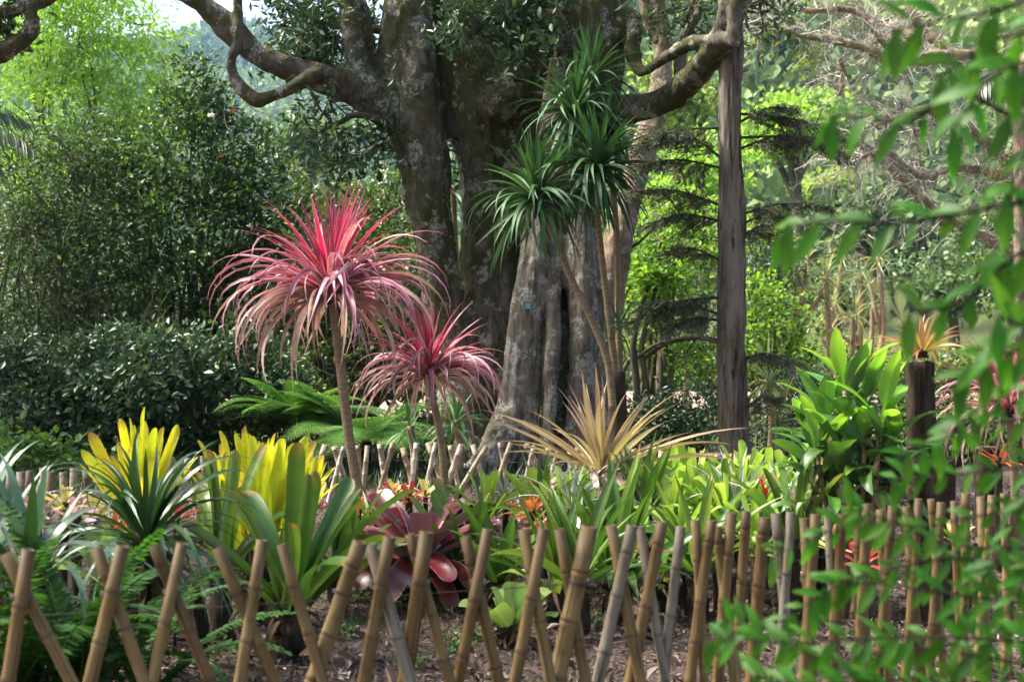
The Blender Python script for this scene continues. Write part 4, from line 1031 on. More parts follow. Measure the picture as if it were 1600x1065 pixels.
bromeliad('green_vase_bromeliad', 'green bromeliad half hidden behind the burgundy one', 590, 890, 8.6, gv_p, 12, .8, .08, rad=(.02, .08))
for px, py, D, n_, s_, w in ((905, 900, 6.9, 14, .8, 'pressed behind the thickest front stake'), (1090, 885, 7.4, 14, .8, 'left of the close-set stakes'), (720, 890, 8.1, 12, .75, 'between the burgundy plant and the shorter crimson cane'), (530, 900, 7.6, 13, .85, 'between the yellow plant and the burgundy one'),
                             (1000, 800, 8.4, 14, .7, 'right under the striped plant'), (850, 815, 8.5, 14, .72, 'left under the striped plant'), (1150, 850, 8.0, 12, .7, 'below the lone silver rosette'), (345, 880, 6.9, 12, .8, 'left of the big vase bromeliad'), (1240, 850, 7.6, 12, .7, 'behind the leafy twigs near the broad-leaved plant')):
    bromeliad('green_vase_bromeliad', 'green strap-leaved bromeliad ' + w, px, py, D, gv_p if n_ > 12 else gv, n_, s_, .06, rad=(.02, .07), tl=10)
cup = [strap_mesh('cup_leaf', M['green_cup'], .2, .09, 78, 10, tip='round', base=.7, fold=.5, n=7, across=5), strap_mesh('cup_leaf', M['green_cup'], .22, .1, 66, 40, tip='round', base=.7, fold=.4, n=7, across=5), strap_mesh('cup_leaf', M['green_cup'], .22, .1, 50, 60, tip='round', base=.7, fold=.3, n=7, across=5)]
bromeliad('cup_bromeliad', 'small pale green cup bromeliad low behind the middle stakes', 800, 975, 6.8, cup, 14, 1.05, .07, rad=(.01, .05))
bromeliad('cup_bromeliad', 'pale green bromeliad low behind the fence at far left', 160, 905, 6.0, cup, 10, 1.1, .06, rad=(.01, .05))
# burgundy
bu = [strap_mesh('burgundy_leaf', M['burgundy'], .34, .13, 62, 30, tip='round', base=.6, fold=.35, across=5), strap_mesh('burgundy_leaf', M['burgundy'], .42, .115, 44, 30, tip='round', base=.6, fold=.3, across=5),
      strap_mesh('burgundy_leaf', M['burgundy'], .44, .1, 28, 40, tip='round', base=.6, fold=.25, across=5), strap_mesh('burgundy_leaf', M['burgundy'], .42, .1, 12, 70, tip='round', base=.6, fold=.2, across=5), strap_mesh('burgundy_leaf', M['burgundy'], .4, .11, -8, 70, tip='round', base=.6, fold=.2, across=5)]
bromeliad('burgundy_bromeliad', 'burgundy broad-leaved bromeliad with silvery undersides behind the front fence', 655, 868, 8.0, bu, 40, 1.15, .1, rad=(.02, .09), tl=10)

# dark strap-leaved plants and the silvery one at left
st = [strap_mesh('strap_leaf', M['strapdark'], .62, .034, 80, 60, 2.0, fold=.4, wmax=.3), strap_mesh('strap_leaf', M['strapdark'], .7, .036, 70, 110, 1.6, fold=.4, wmax=.3, n=12), strap_mesh('strap_leaf', M['strapdark'], .72, .036, 58, 125, 1.3, fold=.35, wmax=.3, n=12),
      strap_mesh('strap_leaf', M['strapdark'], .66, .036, 42, 125, 1.1, fold=.3, wmax=.3, n=12), strap_mesh('strap_leaf', M['strapdark'], .5, .034, 25, 100, .9, fold=.3, wmax=.3), strap_mesh('strap_leaf', M['silver'], .45, .034, 5, 85, .8, fold=.3, wmax=.3)]
bromeliad('strap_leaved_plant', 'dark arching strap-leaved plant on a black stump, before the left yellow bromeliad', 228, 842, 5.9, st, 80, .88, .08, 'plant', rad=(.01, .06))
si = [strap_mesh('silver_leaf', M['silver'], .6, .055, 82, 60, 2.2, fold=.4, wmax=.3, n=12), strap_mesh('silver_leaf', M['silver'], .66, .055, 66, 120, 1.6, fold=.35, wmax=.3, n=12), strap_mesh('silver_leaf', M['silver'], .66, .052, 50, 120, 1.2, fold=.3, wmax=.3, n=12), strap_mesh('silver_leaf', M['strapdark'], .55, .06, 60, 15, fold=.4)]
bromeliad('silver_strap_plant', 'silvery green strap-leaved plant at the left frame edge behind the fence', 45, 890, 5.1, si, 22, .8, .07, 'plant', rad=(.01, .06))
bromeliad('silver_strap_plant', 'silvery strap-leaved plant cut by the left frame edge', -40, 880, 5.3, si, 18, .85, .07, 'plant', rad=(.01, .06))
bromeliad('strap_leaved_plant', 'low plant with pale drooping straps between the second and third front stake pairs', 310, 905, 6.3, st[3:], 22, .62, .05, 'plant')

# row of lime bromeliads, silver bromeliads, small coloured bromeliads
lb = [strap_mesh('lime_leaf', M['limebrom'], .3, .055, 80, 15, tip='round', base=.7, fold=.4, n=6), strap_mesh('lime_leaf', M['limebrom'], .32, .055, 62, 40, tip='round', base=.7, fold=.35, n=6), strap_mesh('lime_leaf', M['limebrom'], .3, .055, 42, 60, tip='round', base=.7, fold=.3, n=6)]
WHERE = ['right behind the striped plant', 'second in the row right of the striped plant', 'in front of the straight trunk, left side', 'centred before the straight trunk', 'just right of the straight trunk', 'behind the orange-flowered silver plant', 'next to the broad-leaved plant', 'under the broad-leaved plant', 'low before the broad-leaved plant stems']
for i, (px, py, D, s) in enumerate(((1040, 758, 9.0, .9), (1085, 765, 8.8, .95), (1120, 770, 9.1, .9), (1165, 765, 9.0, 1.0), (1205, 768, 9.1, 1.0), (1235, 775, 8.8, .95), (1265, 770, 8.9, 1.05), (1300, 790, 8.6, .9), (1245, 810, 8.2, .8))):
    bromeliad('lime_bromeliad', 'lime-green bromeliad ' + WHERE[i], px, py, D, lb, 15, s, .035, group='lime bromeliads along the back of the bed')
LOW = ['left of the striped plant, behind the green leaves', 'under the left leaves of the striped plant', 'right at the foot of the striped plant', 'under the right leaves of the striped plant', 'second right of the striped plant foot', 'midway between the striped plant and the straight trunk', 'in front of the straight trunk, low', 'beside the lone silver rosette', 'below the broad-leaved plant, left side', 'low behind the close-set stakes', 'low behind the green bromeliads right of the thick stake', 'between the burgundy plant and the striped plant']
for w, (px, py, D, s) in zip(LOW, ((835, 800, 8.6, .9), (880, 810, 8.3, .95), (930, 800, 8.5, .9), (1015, 790, 8.6, .9), (1050, 800, 8.3, 1.0), (1095, 800, 8.4, .95), (1130, 815, 8.0, 1.0), (1190, 805, 8.3, 1.0), (1280, 820, 8.0, .95), (1180, 840, 7.7, .9), (1065, 840, 7.7, .9), (760, 800, 8.7, .85))):
    bromeliad('lime_bromeliad', 'low lime-green rosette ' + w, px, py, D, lb, 16, s, .035, group='low lime rosettes in the bed')
sb = [strap_mesh('silver_leaf', M['silverbrom'], .34, .024, 80, 20, fold=.4, n=7), strap_mesh('silver_leaf', M['silverbrom'], .38, .024, 60, 45, fold=.4, n=7), strap_mesh('silver_leaf', M['silverbrom'], .4, .024, 40, 60, fold=.35, n=8), strap_mesh('silver_leaf', M['silverbrom'], .4, .022, 20, 75, fold=.3, n=8)]
bract = strap_mesh('bract', M['spike'], .07, .022, 55, 40, fold=.5, n=4)
def flower_spike(root, c, h, lean):
    m = MB(); b = np.array(c); t_ = b + [lean, 0, h]; m.tube([b, (b + t_) / 2, t_], [.007, .006, .004], 6, 2, True); stk = m.build('flower_stalk', M['spike'], root)
    for i in range(14):
        f = .35 + .65 * i / 14
        put(stk, bract, i * 2.4, 0, 1.15 - f * .5, Vector(b * (1 - f) + t_ * f), name='bract')
SIL = [(1152, 790, 8.1, 1.0, 'silver spiky bromeliad alone in front of the straight trunk', 0), (1222, 800, 7.9, .9, 'silver spiky bromeliad with an orange-red flower spike', 1), 
       (895, 790, 8.2, .85, 'silver spiky bromeliad left under the striped plant', 0), (790, 775, 8.9, .7, 'silver spiky bromeliad just behind the burgundy plant', 0), (850, 775, 8.7, .7, 'silver spiky bromeliad left of the striped cane', 0), (1262, 815, 7.8, .6, 'small silver bromeliad with an orange spike by the broad-leaved plant', 1)]
for px, py, D, s, lab, fl in SIL:
    r = bromeliad('silver_bromeliad', lab, px, py, D, sb, 36, s, .03, group='silver spiky bromeliads')
    if fl: flower_spike(r, np.array(P(px - 18, py - 5, D - .05)), .17 if s > .7 else .13, -.06)
def mini_set(mat):
    return [strap_mesh('small_leaf', M[mat], .15, .04, 76, 20, tip='round', base=.7, fold=.4, n=5), strap_mesh('small_leaf', M[mat], .17, .042, 52, 40, tip='round', base=.7, fold=.35, n=5), strap_mesh('small_leaf', M[mat], .17, .042, 28, 55, tip='round', base=.7, fold=.3, n=5)]
MINI = {c_: mini_set('mini_' + c_) for c_ in ('red', 'pink', 'yellow', 'orange', 'green')}
POS = [(552, 770, 9.4, 'yellow', 'left of the taller crimson cane foot'), (536, 785, 9.0, 'red', 'at the foot of the taller crimson cane, left side'), (585, 790, 9.0, 'pink', 'right beside the taller crimson cane foot'), (562, 800, 8.8, 'orange', 'in front of the taller crimson cane'),
       (610, 775, 9.2, 'red', 'behind the burgundy plant, left side'), (618, 770, 9.5, 'yellow', 'behind the burgundy plant, pale one'), (600, 805, 8.7, 'green', 'touching the burgundy plant at left'), (640, 778, 9.2, 'red', 'behind the middle of the burgundy plant'),
       (665, 770, 9.5, 'yellow', 'between the two crimson canes, nearest the shorter'), (685, 785, 9.0, 'pink', 'before the shorter crimson cane'), (715, 778, 9.2, 'green', 'just right of the shorter crimson cane'), (735, 790, 8.9, 'pink', 'right end of the pink group behind the burgundy plant'),
       (832, 800, 8.2, 'orange', 'orange one under the silver bromeliads'), (850, 830, 7.9, 'red', 'between the green bromeliads behind the thick stake'), (1012, 860, 7.0, 'red', 'behind the stakes right of the thickest one'), (1345, 880, 6.9, 'red', 'low behind the stakes below the broad-leaved plant'),
       (55, 800, 7.0, 'pink', 'behind the silvery plant at far left'), (100, 790, 7.1, 'yellow', 'by the back fence at far left'), (120, 810, 6.8, 'pink', 'left of the dark strap-leaved plant'), (150, 800, 7.2, 'yellow', 'yellow one touching the dark strap leaves'), (275, 810, 6.6, 'red', 'red one right of the dark strap-leaved plant'),
       (175, 830, 6.9, 'orange', 'brown-orange one under the dark strap leaves'), (740, 845, 8.2, 'green', 'right of the burgundy plant, low'), (1300, 850, 7.2, 'yellow', 'behind the close-set stakes, yellow'), (1180, 860, 7.4, 'green', 'behind the close-set stakes, green'), (1120, 850, 7.6, 'yellow', 'on the bare litter behind the stakes'),
       (900, 850, 8.0, 'yellow', 'between the two large green bromeliads'), (1490, 840, 7.2, 'yellow', 'yellow one behind the leafy twigs at right'), (1560, 720, 8.6, 'orange', 'below the pink spiky plant at right')]
for px, py, D, c_, w in POS:
    bromeliad('small_bromeliad', f'small {c_} bromeliad {w}', px, py, D, MINI[c_], 13, rng.uniform(.6, .85), .025, group='small coloured bromeliads in the bed', rad=(.005, .02))

# broad-leaved plant at right
ti_in = [strap_mesh('paddle_leaf', M['ti_top'], .44, .105, 82, 18, tip='paddle', base=.16, fold=.3, across=5, wave=.1), strap_mesh('paddle_leaf', M['ti_top'], .42, .1, 62, 45, tip='paddle', base=.16, fold=.3, across=5, wave=.1)]
ti_mid = [strap_mesh('paddle_leaf', M['ti'], .44, .1, 66, 40, tip='paddle', base=.16, fold=.35, across=5, wave=.12), strap_mesh('paddle_leaf', M['ti'], .44, .1, 50, 75, tip='paddle', base=.16, fold=.3, across=5, wave=.12), strap_mesh('paddle_leaf', M['ti'], .42, .095, 32, 110, tip='paddle', base=.16, fold=.3, across=5, wave=.15)]
ti_old = [strap_mesh('old_leaf', M['ti_old'], .3, .06, -10, 80, .7, fold=.5, across=5, wave=.3, twist=.8)]
g = G(1330, 7.6); tp = thing('broad_leaved_plant', 'clump of glossy green paddle-leaved stems behind the fence at right', 'plant', g)
for (bx, by, ht) in ((1310, 700, 0), (1345, 640, 1), (1290, 660, 1), (1375, 660, 1), (1330, 735, 0), (1365, 725, 0), (1400, 700, 0), (1300, 760, 0), (1275, 700, 0), (1350, 700, 0), (1320, 610, 1)):
    D = 7.6 + rng.uniform(-.12, .15); c = P(bx, by, D); b = G(1325 + (bx - 1335) * .35, D)
    m = MB(); m.tube([b - Vector((0, 0, .05)), (b + c) / 2 + Vector((.02, 0, 0)), c], [.02, .017, .012], 8, 4, True); tps = m.build('stem', M['cane'], tp)
    rosette(tps, ti_in if ht else ti_in[1:], 5 if ht else 3, c, (.6, .98), 8, (.0, .01))
    rosette(tps, ti_mid, 14, c - Vector((0, 0, .05)), (.5, .95), 12, (.0, .01), dz=.3)
    rosette(tps, ti_old, 3, c - Vector((0, 0, .2)), (.7, 1.1), 14, (.0, .01))

# fibrous post with a bromeliad on top; stump; second post
def post(name, label, px, pt, D, r, cat):
    g = G(px, D); c = P(px, pt, D); root = thing(name, label, cat, g)
    m = MB(); h = c.z - g.z; z = np.linspace(-.05, h, 12)
    m.tube([(g.x + .012 * math.sin(q * 3), g.y, g.z + q) for q in z], r * (1 + .05 * np.sin(z * 7)), 26, 4, True, wob=.035); o = m.build('post', M['fibre'], root); flute(o.data)
    m = MB(); m.tube([(c.x, c.y, c.z - .006), (c.x, c.y, c.z + .012)], [r * .82, r * .78], 20, 1, True, wob=.04); m.build('cut_top', M['cane'], root)
    return root, c
post('fibre_post', 'tall black fibrous tree-fern post behind the broad-leaved plant', 1440, 566, 8.2, .083, 'post')
pb = [strap_mesh('post_leaf', M['postbrom'], .3, .04, 74, 25, fold=.4, n=7), strap_mesh('post_leaf', M['postbrom'], .34, .042, 45, 45, fold=.35, n=7), strap_mesh('post_leaf', M['postbrom'], .34, .042, 22, 55, fold=.3, n=8)]
c = P(1440, 562, 8.2) + Vector((0, 0, .012)); r = thing('post_bromeliad', 'yellow and red bromeliad growing on top of the tall fibrous post', 'bromeliad', c)
m = MB(); m.tube([c, c + Vector((0, 0, .05))], [.04, .03], 8, 2, True); m.build('base', M['fibre'], r)
rosette(r, pb, 30, (0, 0, .03), (.72, 1.05), 7, (.01, .03))
post('stump', 'low dark round stump under the tall fibrous post', 1458, 722, 7.5, .1, 'stump')
r, c = post('fibre_post', 'dark fibrous post below the pink spiky plant', 1540, 700, 9.3, .08, 'post')

# spiky dracaenas and yucca grove in the middle distance
yu = [strap_mesh('spiky_leaf', M['yucca'], .48, .03, 78, 15, fold=.3, n=5), strap_mesh('spiky_leaf', M['yucca'], .5, .03, 45, 40, fold=.3, n=5), strap_mesh('spiky_leaf', M['yucca'], .5, .03, 12, 60, fold=.3, n=5), strap_mesh('spiky_leaf', M['yucca'], .48, .03, -25, 50, fold=.3, n=5)]
GW = [(1262, 400, 'leftmost'), (1290, 430, 'second from left'), (1318, 395, 'tallest central'), (1345, 430, 'right of the tallest'), (1372, 400, 'rightmost tall'), (1300, 480, 'lower left'), (1335, 490, 'lower middle'), (1365, 470, 'lower right'), (1245, 450, 'low outer left')]
for px, py, w in GW:
    D = 23 + rng.uniform(-1, 1); g = G(1310 + (px - 1310) * .6, D); c = P(px, py, D)
    r = thing('cabbage_tree', f'{w} spiky-headed cabbage tree in the grove right of the straight trunk', 'tree', g, 'cabbage trees in the grove')
    md = g * .5 + c * .5 + Vector((rng.normal(0, .15), 0, -.1)); cane('trunk', r, [g - Vector((0, 0, .2)), md, c], [.07, .05, .04], M['cane'], 7)
    rosette(r, yu, 34, c - g, (.7, 1.05), 8, (0, .03), dz=.08)
    c2 = md * .45 + c * .55 + Vector((rng.normal(0, .35), 0, .15)); cane('side_branch', r, [md, c2], [.04, .03], M['cane'], 6)
    rosette(r, yu, 20, c2 - g, (.55, .8), 8, (0, .03), dz=.08)
for px, py, D, lab, s, mt in ((1200, 590, 13, 'silvery green fountain-leaved plant right of the straight trunk', .95, 'y'), (1215, 650, 12.6, 'lower fountain-leaved plant right of the straight trunk', .85, 'y'), (1105, 690, 12, 'small spiky green plant left of the straight trunk base', .5, 'd'),
                              (640, 665, 11.2, 'bright spiky green plant between the crimson canes', .55, 'd'), (712, 655, 11.6, 'narrow-leaved drooping plant against the big trunk foot', .7, 'd'), (1030, 330, 21, 'yellowish spiky head behind the leaning trunk', .8, 'y'), (1070, 380, 22, 'spiky head among the lime leaves', .75, 'y'),
                              (708, 290, 13.6, 'drooping strap-leaved plant hanging in the gap between the trunks', .9, 'd')):
    g = G(px, D); c = P(px, py, D); r = thing('spiky_plant', lab, 'plant', g)
    cane('trunk', r, [g - Vector((0, 0, .1)), g * .5 + c * .5 + Vector((.04, 0, 0)), c], [.04, .035, .03], M['cane'], 7)
    rosette(r, dr_meshes if mt == 'd' else yu, 40, c - g, (s * .75, s * 1.1), 8, (0, .03), dz=.07)
g = G(1180, 12.4); 

# ------------------------------------------------------------------ bamboo fences, every stake a part
def stake_mesh(seed, r=.026, L=1.0):
    rs = np.random.default_rng(seed); prof = []
    z = 0.0; nodes = []; q = rs.uniform(.05, .2)
    while q < L - .02: nodes.append(q); q += rs.uniform(.16, .27)
    zs = sorted(set([0.0, L] + [v for nd in nodes for v in (nd - .02, nd - .008, nd - .003, nd + .003, nd + .008, nd + .02)]))
    zs = [v for v in zs if 0 <= v <= L]
    rad, dark = [], []
    for v in zs:
        d = min([abs(v - nd) for nd in nodes] or [1])
        rad.append(r * (1.0 - .08 * v) * (1.13 if .004 < d < .012 else (1.03 if d < .004 else 1.0))); dark.append(.5 if d < .004 else (.08 if d < .012 else 0))
    # hollow cut end
    zs += [L, L - .05]; rad += [rad[-1] * .74, rad[-1] * .7]; dark += [.2, 1.0]
    seg = 12; ang = np.linspace(0, 2 * math.pi, seg, endpoint=False); n = len(zs)
    bow = .012 * np.sin(np.array(zs) / L * math.pi) * rs.uniform(-1, 1)
    v = np.array([[rad[i] * math.cos(a) + bow[i], rad[i] * math.sin(a), zs[i]] for i in range(n) for a in ang])
    at = np.zeros((n * seg, 3)); at[:, 1] = np.repeat(dark, seg); at[:, 0] = np.repeat(np.array(zs) / L, seg)
    i = np.arange(n - 1)[:, None] * seg; j = np.arange(seg)[None]; j2 = (j + 1) % seg
    mb = MB(); mb.add(v, [np.stack([i + j, i + j2, i + seg + j2, i + seg + j], -1).reshape(-1, 4), ((n - 1) * seg + np.arange(seg))[None]], at)
    me = mb.mesh('bamboo_stake'); me.materials.append(M['bamboo']); return me
SM = [stake_mesh(i) for i in range(9)]
SMP = []
for me in SM:
    q = me.copy(); q.materials[0] = M['bamboo_pale']; SMP.append(q)
def stake(root, bot, top, r, lib=SM):
    d = top - bot; L = d.length; q = Vector((0, 0, 1)).rotation_difference(d)
    mt = Matrix.Translation(bot - root.location) @ q.to_matrix().to_4x4() @ Matrix.Rotation(rng.uniform(0, 6.28), 4, 'Z') @ Matrix.Diagonal((r / .026, r / .026, L, 1))
    o = link('stake', lib[rng.integers(len(lib))], root, mt); return o
def tie(root, p, r):
    m = MB(); ang = np.linspace(0, 2 * math.pi, 13)
    for dz in (-.004, .003):
        m.tube([(p.x + (r * 1.25) * math.cos(a), p.y + r * 2.1 * math.sin(a), p.z + dz + .006 * math.sin(2 * a)) for a in ang], np.full(13, .003), 5, 1)
    m.build('tie', M['wire'], root)

ff = thing('front_bamboo_fence', 'crossed bamboo stake fence running along the front of the bed', 'fence', G(300, 4.0))
FX = np.array([-120, 300, 600, 900, 1100, 1250, 1400, 1560, 1720]); FD = np.array([3.8, 4.0, 4.22, 4.5, 4.75, 5.1, 5.5, 6.0, 6.6])
fd = lambda px: float(np.interp(px, FX, FD))
FRONT = [(-60, 862, -95), (45, 858, 12), (192, 852, 140), (285, 848, 238), (410, 843, 372), (563, 846, 488), (609, 838, 568), (667, 830, 632), (763, 826, 716), (850, 824, 804), (921, 822, 868), (988, 820, 934), (1035, 815, 984), (1064, 822, 1036), (1112, 812, 1078), (1143, 800, 1122), (1166, 798, 1150)]
BACK = [(8, 865, 112), (150, 855, 226), (240, 852, 326), (340, 855, 430), (440, 850, 505), (578, 850, 640), (640, 834, 702), (727, 838, 780), (818, 826, 862), (874, 826, 915), (955, 820, 1002), (1000, 822, 1040), (1086, 812, 1100), (1120, 822, 1150)]
def px_stake(root, tx, ty, bx, D, r, dback=0.0):
    top = P(tx, ty, D + dback * .5); k = (bx - tx) / (1065 - ty); gy = YH + CAMZ / D * F
    bot = P(tx + k * (gy + 14 - ty), gy + 14, D - dback * .5); 
    stake(root, bot, top, r)
    return top, bot
for i, (tx, ty, bx) in enumerate(FRONT):
    r = .03 if tx == 921 else (.025 if tx in (563, 667) else rng.uniform(.0175, .022))
    px_stake(ff, tx, ty, bx, fd(tx), r)
    f = .35; p = P(tx + (bx - tx) * f, ty + (1065 - ty) * f, fd(tx) + .03); tie(ff, p, r)
for tx, ty, bx in BACK:
    px_stake(ff, tx, ty, bx, fd(tx) + .06, rng.uniform(.0165, .021))
px_ = 1195.0; i = 0
while px_ < 1680:
    D = fd(px_); ty = YH + F * (CAMZ - .79) / D + rng.normal(0, 5)
    if i % 2 == 0: px_stake(ff, px_, ty, px_ - rng.uniform(8, 26), D, rng.uniform(.0175, .024))
    else: px_stake(ff, px_, ty + 3, px_ + rng.uniform(8, 26), D + .07, rng.uniform(.016, .021))
    px_ += rng.uniform(15, 24); i += 1
w = MB(); pts = [P(x, YH + F * (CAMZ - .62) / fd(x), fd(x) + .045) for x in range(-120, 1700, 40)]; w.tube(pts, np.full(len(pts), .0016), 5, 1); w.build('wire', M['wire'], ff)

bf = thing('back_bamboo_fence', 'crossed bamboo stake fence behind the bed in front of the big tree', 'fence', G(620, 10.8))
BX = np.array([-80, 0, 130, 260, 400, 470, 620, 790, 900, 1000, 1120, 1215]); BD = np.array([7.3, 7.6, 8.0, 8.7, 9.7, 10.3, 10.8, 10.6, 10.2, 9.8, 9.5, 9.3])
BT = np.array([738, 735, 733, 720, 705, 697, 692, 695, 700, 704, 706, 707])
px_ = -70.0; i = 0
while px_ < 1216:
    D = float(np.interp(px_, BX, BD)); ty = float(np.interp(px_, BX, BT)) + rng.normal(0, 2.5)
    rr = rng.uniform(.018, .026)
    lean = rng.uniform(6, 26) * (1.6 if 740 < px_ < 880 else 1)
    k = -1 if i % 2 == 0 else 1
    top = P(px_, ty, D + (.0 if k < 0 else .08)); x0 = px_ + k * lean * 1.4
    b = G(x0, D + (.0 if k < 0 else .08), -.05); stake(bf, b, top, rr, SMP)
    px_ += rng.uniform(11, 23) * (1.0 if px_ > 200 else 1.15); i += 1
w = MB(); pts = [P(x, float(np.interp(x, BX, BT)) + 26, float(np.interp(x, BX, BD)) + .04) for x in range(-60, 1215, 25)]; w.tube(pts, np.full(len(pts), .0015), 5, 1); w.build('wire', M['wire'], bf)

# ------------------------------------------------------------------ leaf litter and weeds on the bed
m = MB(); n = 26000
y = 4.6 + 7.0 * rng.random(n); x = (rng.random(n) * 1750 - 900) / F * y
p = np.stack([x, y, gz(x, y) + rng.uniform(.0, .022, n)], -1)
leafcloud(m, p, .03, .014, nup=1.6, fold=.5, lvar=.6)
n = 1500; y = 4.6 + 6.0 * rng.random(n); x = (rng.random(n) * 1750 - 900) / F * y
leafcloud(m, np.stack([x, y, gz(x, y) + rng.uniform(.005, .03, n)], -1), .075, .032, nup=1.4, fold=.5, lvar=.5)
for q in range(260):
    y_ = 4.8 + 5 * rng.random(); x_ = (rng.random() * 1700 - 880) / F * y_; a_ = rng.uniform(0, 6.28); l_ = rng.uniform(.06, .2); z_ = float(gz(x_, y_)) + .015
    m.tube([(x_, y_, z_), (x_ + l_ * math.cos(a_), y_ + l_ * math.sin(a_), z_ + rng.uniform(0, .02))], [.004, .002], 4, 1)
o = m.build('leaf_litter', M['chips'], smooth=False); tag(o, 'brown bark chips and dry leaves scattered over the bed', 'leaf litter', kind='stuff')
m = MB()
for px, py, s in ((560, 940, 40), (590, 925, 30), (545, 985, 16), (745, 1000, 18), (700, 1015, 20), (360, 960, 26), (345, 1000, 16), (930, 975, 22), (640, 1040, 20), (1230, 960, 16), (620, 950, 25), (690, 950, 20)):
    D = CAMZ * F / (py - YH); g = np.array(G(px, D)); k = int(s * 6)
    pp = g + rng.normal(0, 1, (k, 3)) * [s / F * D * .6, .12, .008] + [0, 0, .02]
    leafcloud(m, pp, .03, .018, nup=1.5)
o = m.build('weeds', M['weeds'], smooth=False); tag(o, 'small green moss and weeds sprouting on the mulch', 'weeds', kind='stuff')
for px, py, D in ((925, 965, 7.6), (470, 1000, 6.0), (740, 985, 7.3)):
    pass
# undergrowth grass behind the back fence
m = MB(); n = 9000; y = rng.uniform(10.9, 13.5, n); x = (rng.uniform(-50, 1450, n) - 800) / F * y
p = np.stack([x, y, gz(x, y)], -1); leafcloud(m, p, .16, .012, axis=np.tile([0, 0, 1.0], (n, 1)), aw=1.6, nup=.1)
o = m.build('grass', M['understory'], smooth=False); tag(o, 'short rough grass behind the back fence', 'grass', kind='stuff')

# ------------------------------------------------------------------ leafy twigs close to the camera at right
fl = [strap_mesh('leaflet', M['fore'], .085, 0.027, 12, 30, tip='point', base=.25, fold=.25, n=6, wmax=.4), strap_mesh('leaflet', M['fore'], .085, 0.029, 5, 45, tip='point', base=.25, fold=.2, n=6, wmax=.4, wave=.1), strap_mesh('leaflet', M['fore'], .08, 0.026, 0, 15, tip='point', base=.25, fold=.3, n=6, wmax=.4)]
def spray_branch(root, rows, sc, step, hang=.5, r=.0055):
    rows = [(a, b + (rng.normal(0, 16) if i_ else 0), d + rng.normal(0, .03)) for i_, (a, b, d) in enumerate(rows)]
    pts = spline([tuple(P(a, b, d)) for a, b, d in rows], 10)
    m = MB(); m.tube(pts, np.linspace(r, r * .3, len(pts)), 6, 1); b = m.build('branch', M['bark_dark'], root)
    g = root.location
    seg = np.linalg.norm(np.diff(pts, axis=0), axis=1); cum = np.concatenate([[0], np.cumsum(seg)]); L = cum[-1]
    s = L * .12; side = 1
    while s < L:
        i = min(np.searchsorted(cum, s), len(pts) - 1); p = Vector(pts[i]); t = Vector(pts[i] - pts[i - 1]).normalized()
        out = t.cross(Vector((0, 1, 0))).normalized() * side
        d = t * rng.uniform(.45, .75) + out * rng.uniform(.6, .9) + Vector((0, rng.normal(0, .3), -hang * rng.uniform(.6, 1.3)))
        up = Vector((rng.normal(0, .3), -.9 + rng.normal(0, .35), .8))
        if p.x > 840 / F * p.y + .02: s += step; side = -side; continue
        mt = frame(d, up, p, sc * rng.uniform(.65, 1.2))
        link('leaf', fl[rng.integers(3)], b, mt)
        s += step * rng.uniform(.6, 1.4); side = -side
    mt = frame(Vector(pts[-1] - pts[-2]) + Vector((0, 0, -.2)), (0, -.3, 1), Vector(pts[-1]), sc * 1.1); link('leaf', fl[0], b, mt)
up = thing('overhanging_shrub', 'out-of-focus green leafy branches hanging in at the top right corner', 'shrub', G(1800, 2.4))
UP = [[(1700, -60, 2.1), (1600, 5, 2.1), (1500, 20, 2.1), (1400, 50, 2.15)], [(1700, -20, 2.0), (1620, 40, 2.05), (1540, 75, 2.1), (1470, 110, 2.15)], [(1700, 60, 2.05), (1620, 100, 2.1), (1550, 150, 2.1), (1490, 190, 2.1)],
      [(1700, 110, 2.2), (1600, 165, 2.2), (1500, 150, 2.2), (1420, 158, 2.25), (1350, 178, 2.25), (1300, 190, 2.3)], [(1700, 240, 2.0), (1620, 260, 2.0), (1570, 330, 2.05)],
      [(1700, 300, 2.1), (1560, 330, 2.15), (1420, 345, 2.2), (1300, 365, 2.2), (1230, 372, 2.25)], [(1700, 380, 2.2), (1600, 410, 2.2), (1500, 450, 2.25), (1420, 485, 2.3)], [(1700, 460, 2.2), (1620, 480, 2.2), (1540, 540, 2.25)], [(1700, 560, 2.3), (1600, 560, 2.3), (1500, 590, 2.35)],
      [(1700, 20, 2.2), (1650, 130, 2.2), (1580, 300, 2.2), (1570, 400, 2.25)], [(1700, 500, 2.1), (1610, 520, 2.1), (1560, 500, 2.1)]]
m = MB(); g = up.location; m.tube([g, g + Vector((.02, 0, 1.0)), g + Vector((-.03, 0, 2.0)), g + Vector((-.1, 0, 2.6))], [.03, .025, .018, .01], 8, 5, True); m.build('stem', M['bark_dark'], up)
for rows in UP: spray_branch(up, rows, .9, .0255)
lo = thing('foreground_shrub', 'out-of-focus green leafy shrub covering the bottom right corner', 'shrub', G(1760, 2.8))
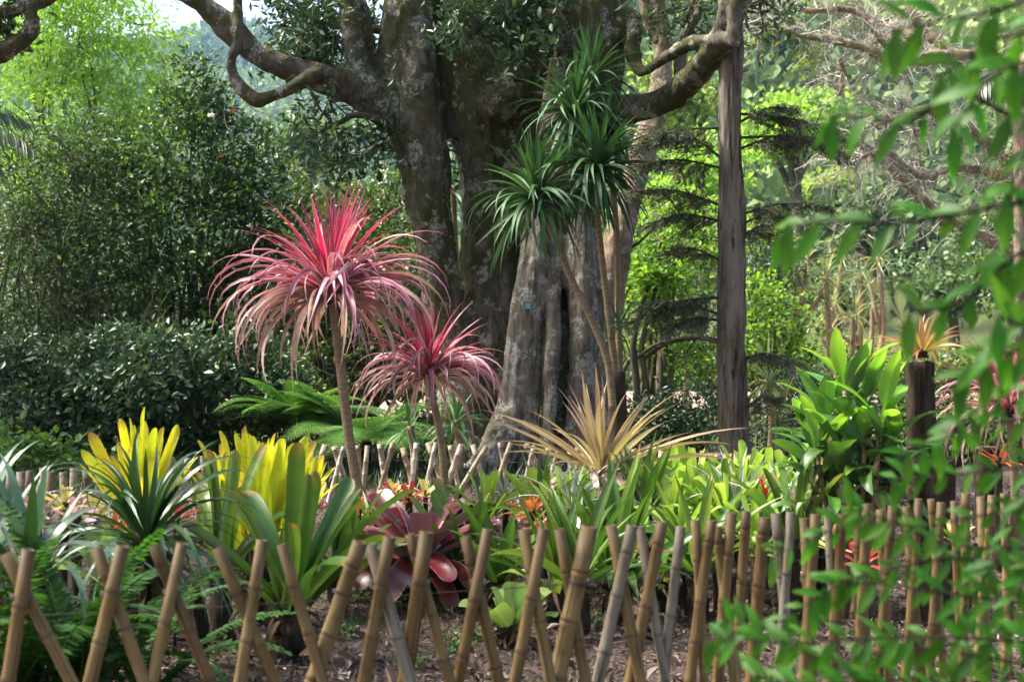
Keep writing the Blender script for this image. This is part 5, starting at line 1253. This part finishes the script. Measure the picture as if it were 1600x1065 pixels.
m = MB(); g = lo.location; m.tube([g, g + Vector((-.04, 0, .5)), g + Vector((-.02, 0, 1.2))], [.03, .025, .012], 8, 5, True); m.build('stem', M['bark_dark'], lo)
LO = [[(1720, 640, 2.7), (1600, 660, 2.7), (1500, 690, 2.75), (1420, 700, 2.8)], [(1720, 740, 2.7), (1580, 740, 2.7), (1480, 760, 2.75), (1400, 750, 2.8)], [(1720, 800, 2.7), (1550, 800, 2.7), (1430, 815, 2.75), (1330, 800, 2.8)], [(1720, 860, 2.7), (1500, 840, 2.75), (1350, 825, 2.8), (1210, 830, 2.85)],
      [(1720, 900, 2.6), (1500, 880, 2.65), (1380, 900, 2.7), (1290, 910, 2.75)], [(1720, 960, 2.6), (1480, 930, 2.65), (1330, 950, 2.7), (1230, 965, 2.75)], [(1720, 1010, 2.5), (1450, 985, 2.55), (1250, 985, 2.6), (1110, 1000, 2.65)], [(1720, 1060, 2.5), (1450, 1010, 2.55), (1280, 1030, 2.6), (1130, 960, 2.7)],
      [(1720, 1100, 2.5), (1450, 1050, 2.5), (1280, 1060, 2.55), (1180, 1040, 2.6)], [(1720, 1130, 2.4), (1500, 1080, 2.45), (1350, 1085, 2.5), (1230, 1075, 2.5)], [(1720, 690, 2.6), (1640, 720, 2.6), (1560, 860, 2.6), (1500, 960, 2.65)], [(1720, 760, 2.6), (1620, 860, 2.6), (1540, 1000, 2.6)], [(1720, 600, 2.5), (1600, 620, 2.5), (1520, 640, 2.55), (1470, 690, 2.6)]]
for rows in LO: spray_branch(lo, rows, .74, .0201, .3, .0036)

# ------------------------------------------------------------------ the air of the valley
m = MB(); m.box((0, 720, 128), (820, 1020, 134)); 
k = NT('valley_air'); vol = k.n('ShaderNodeVolumePrincipled'); vol.inputs['Color'].default_value = (.38, .62, 1.0, 1); vol.inputs['Density'].default_value = .0002; vol.inputs['Anisotropy'].default_value = .2
k.t.links.new(vol.outputs[0], k.out.inputs['Volume'])
hz = m.build('haze', k.m, smooth=False); tag(hz, 'thin bluish haze lying in the valley', 'haze', kind='stuff')
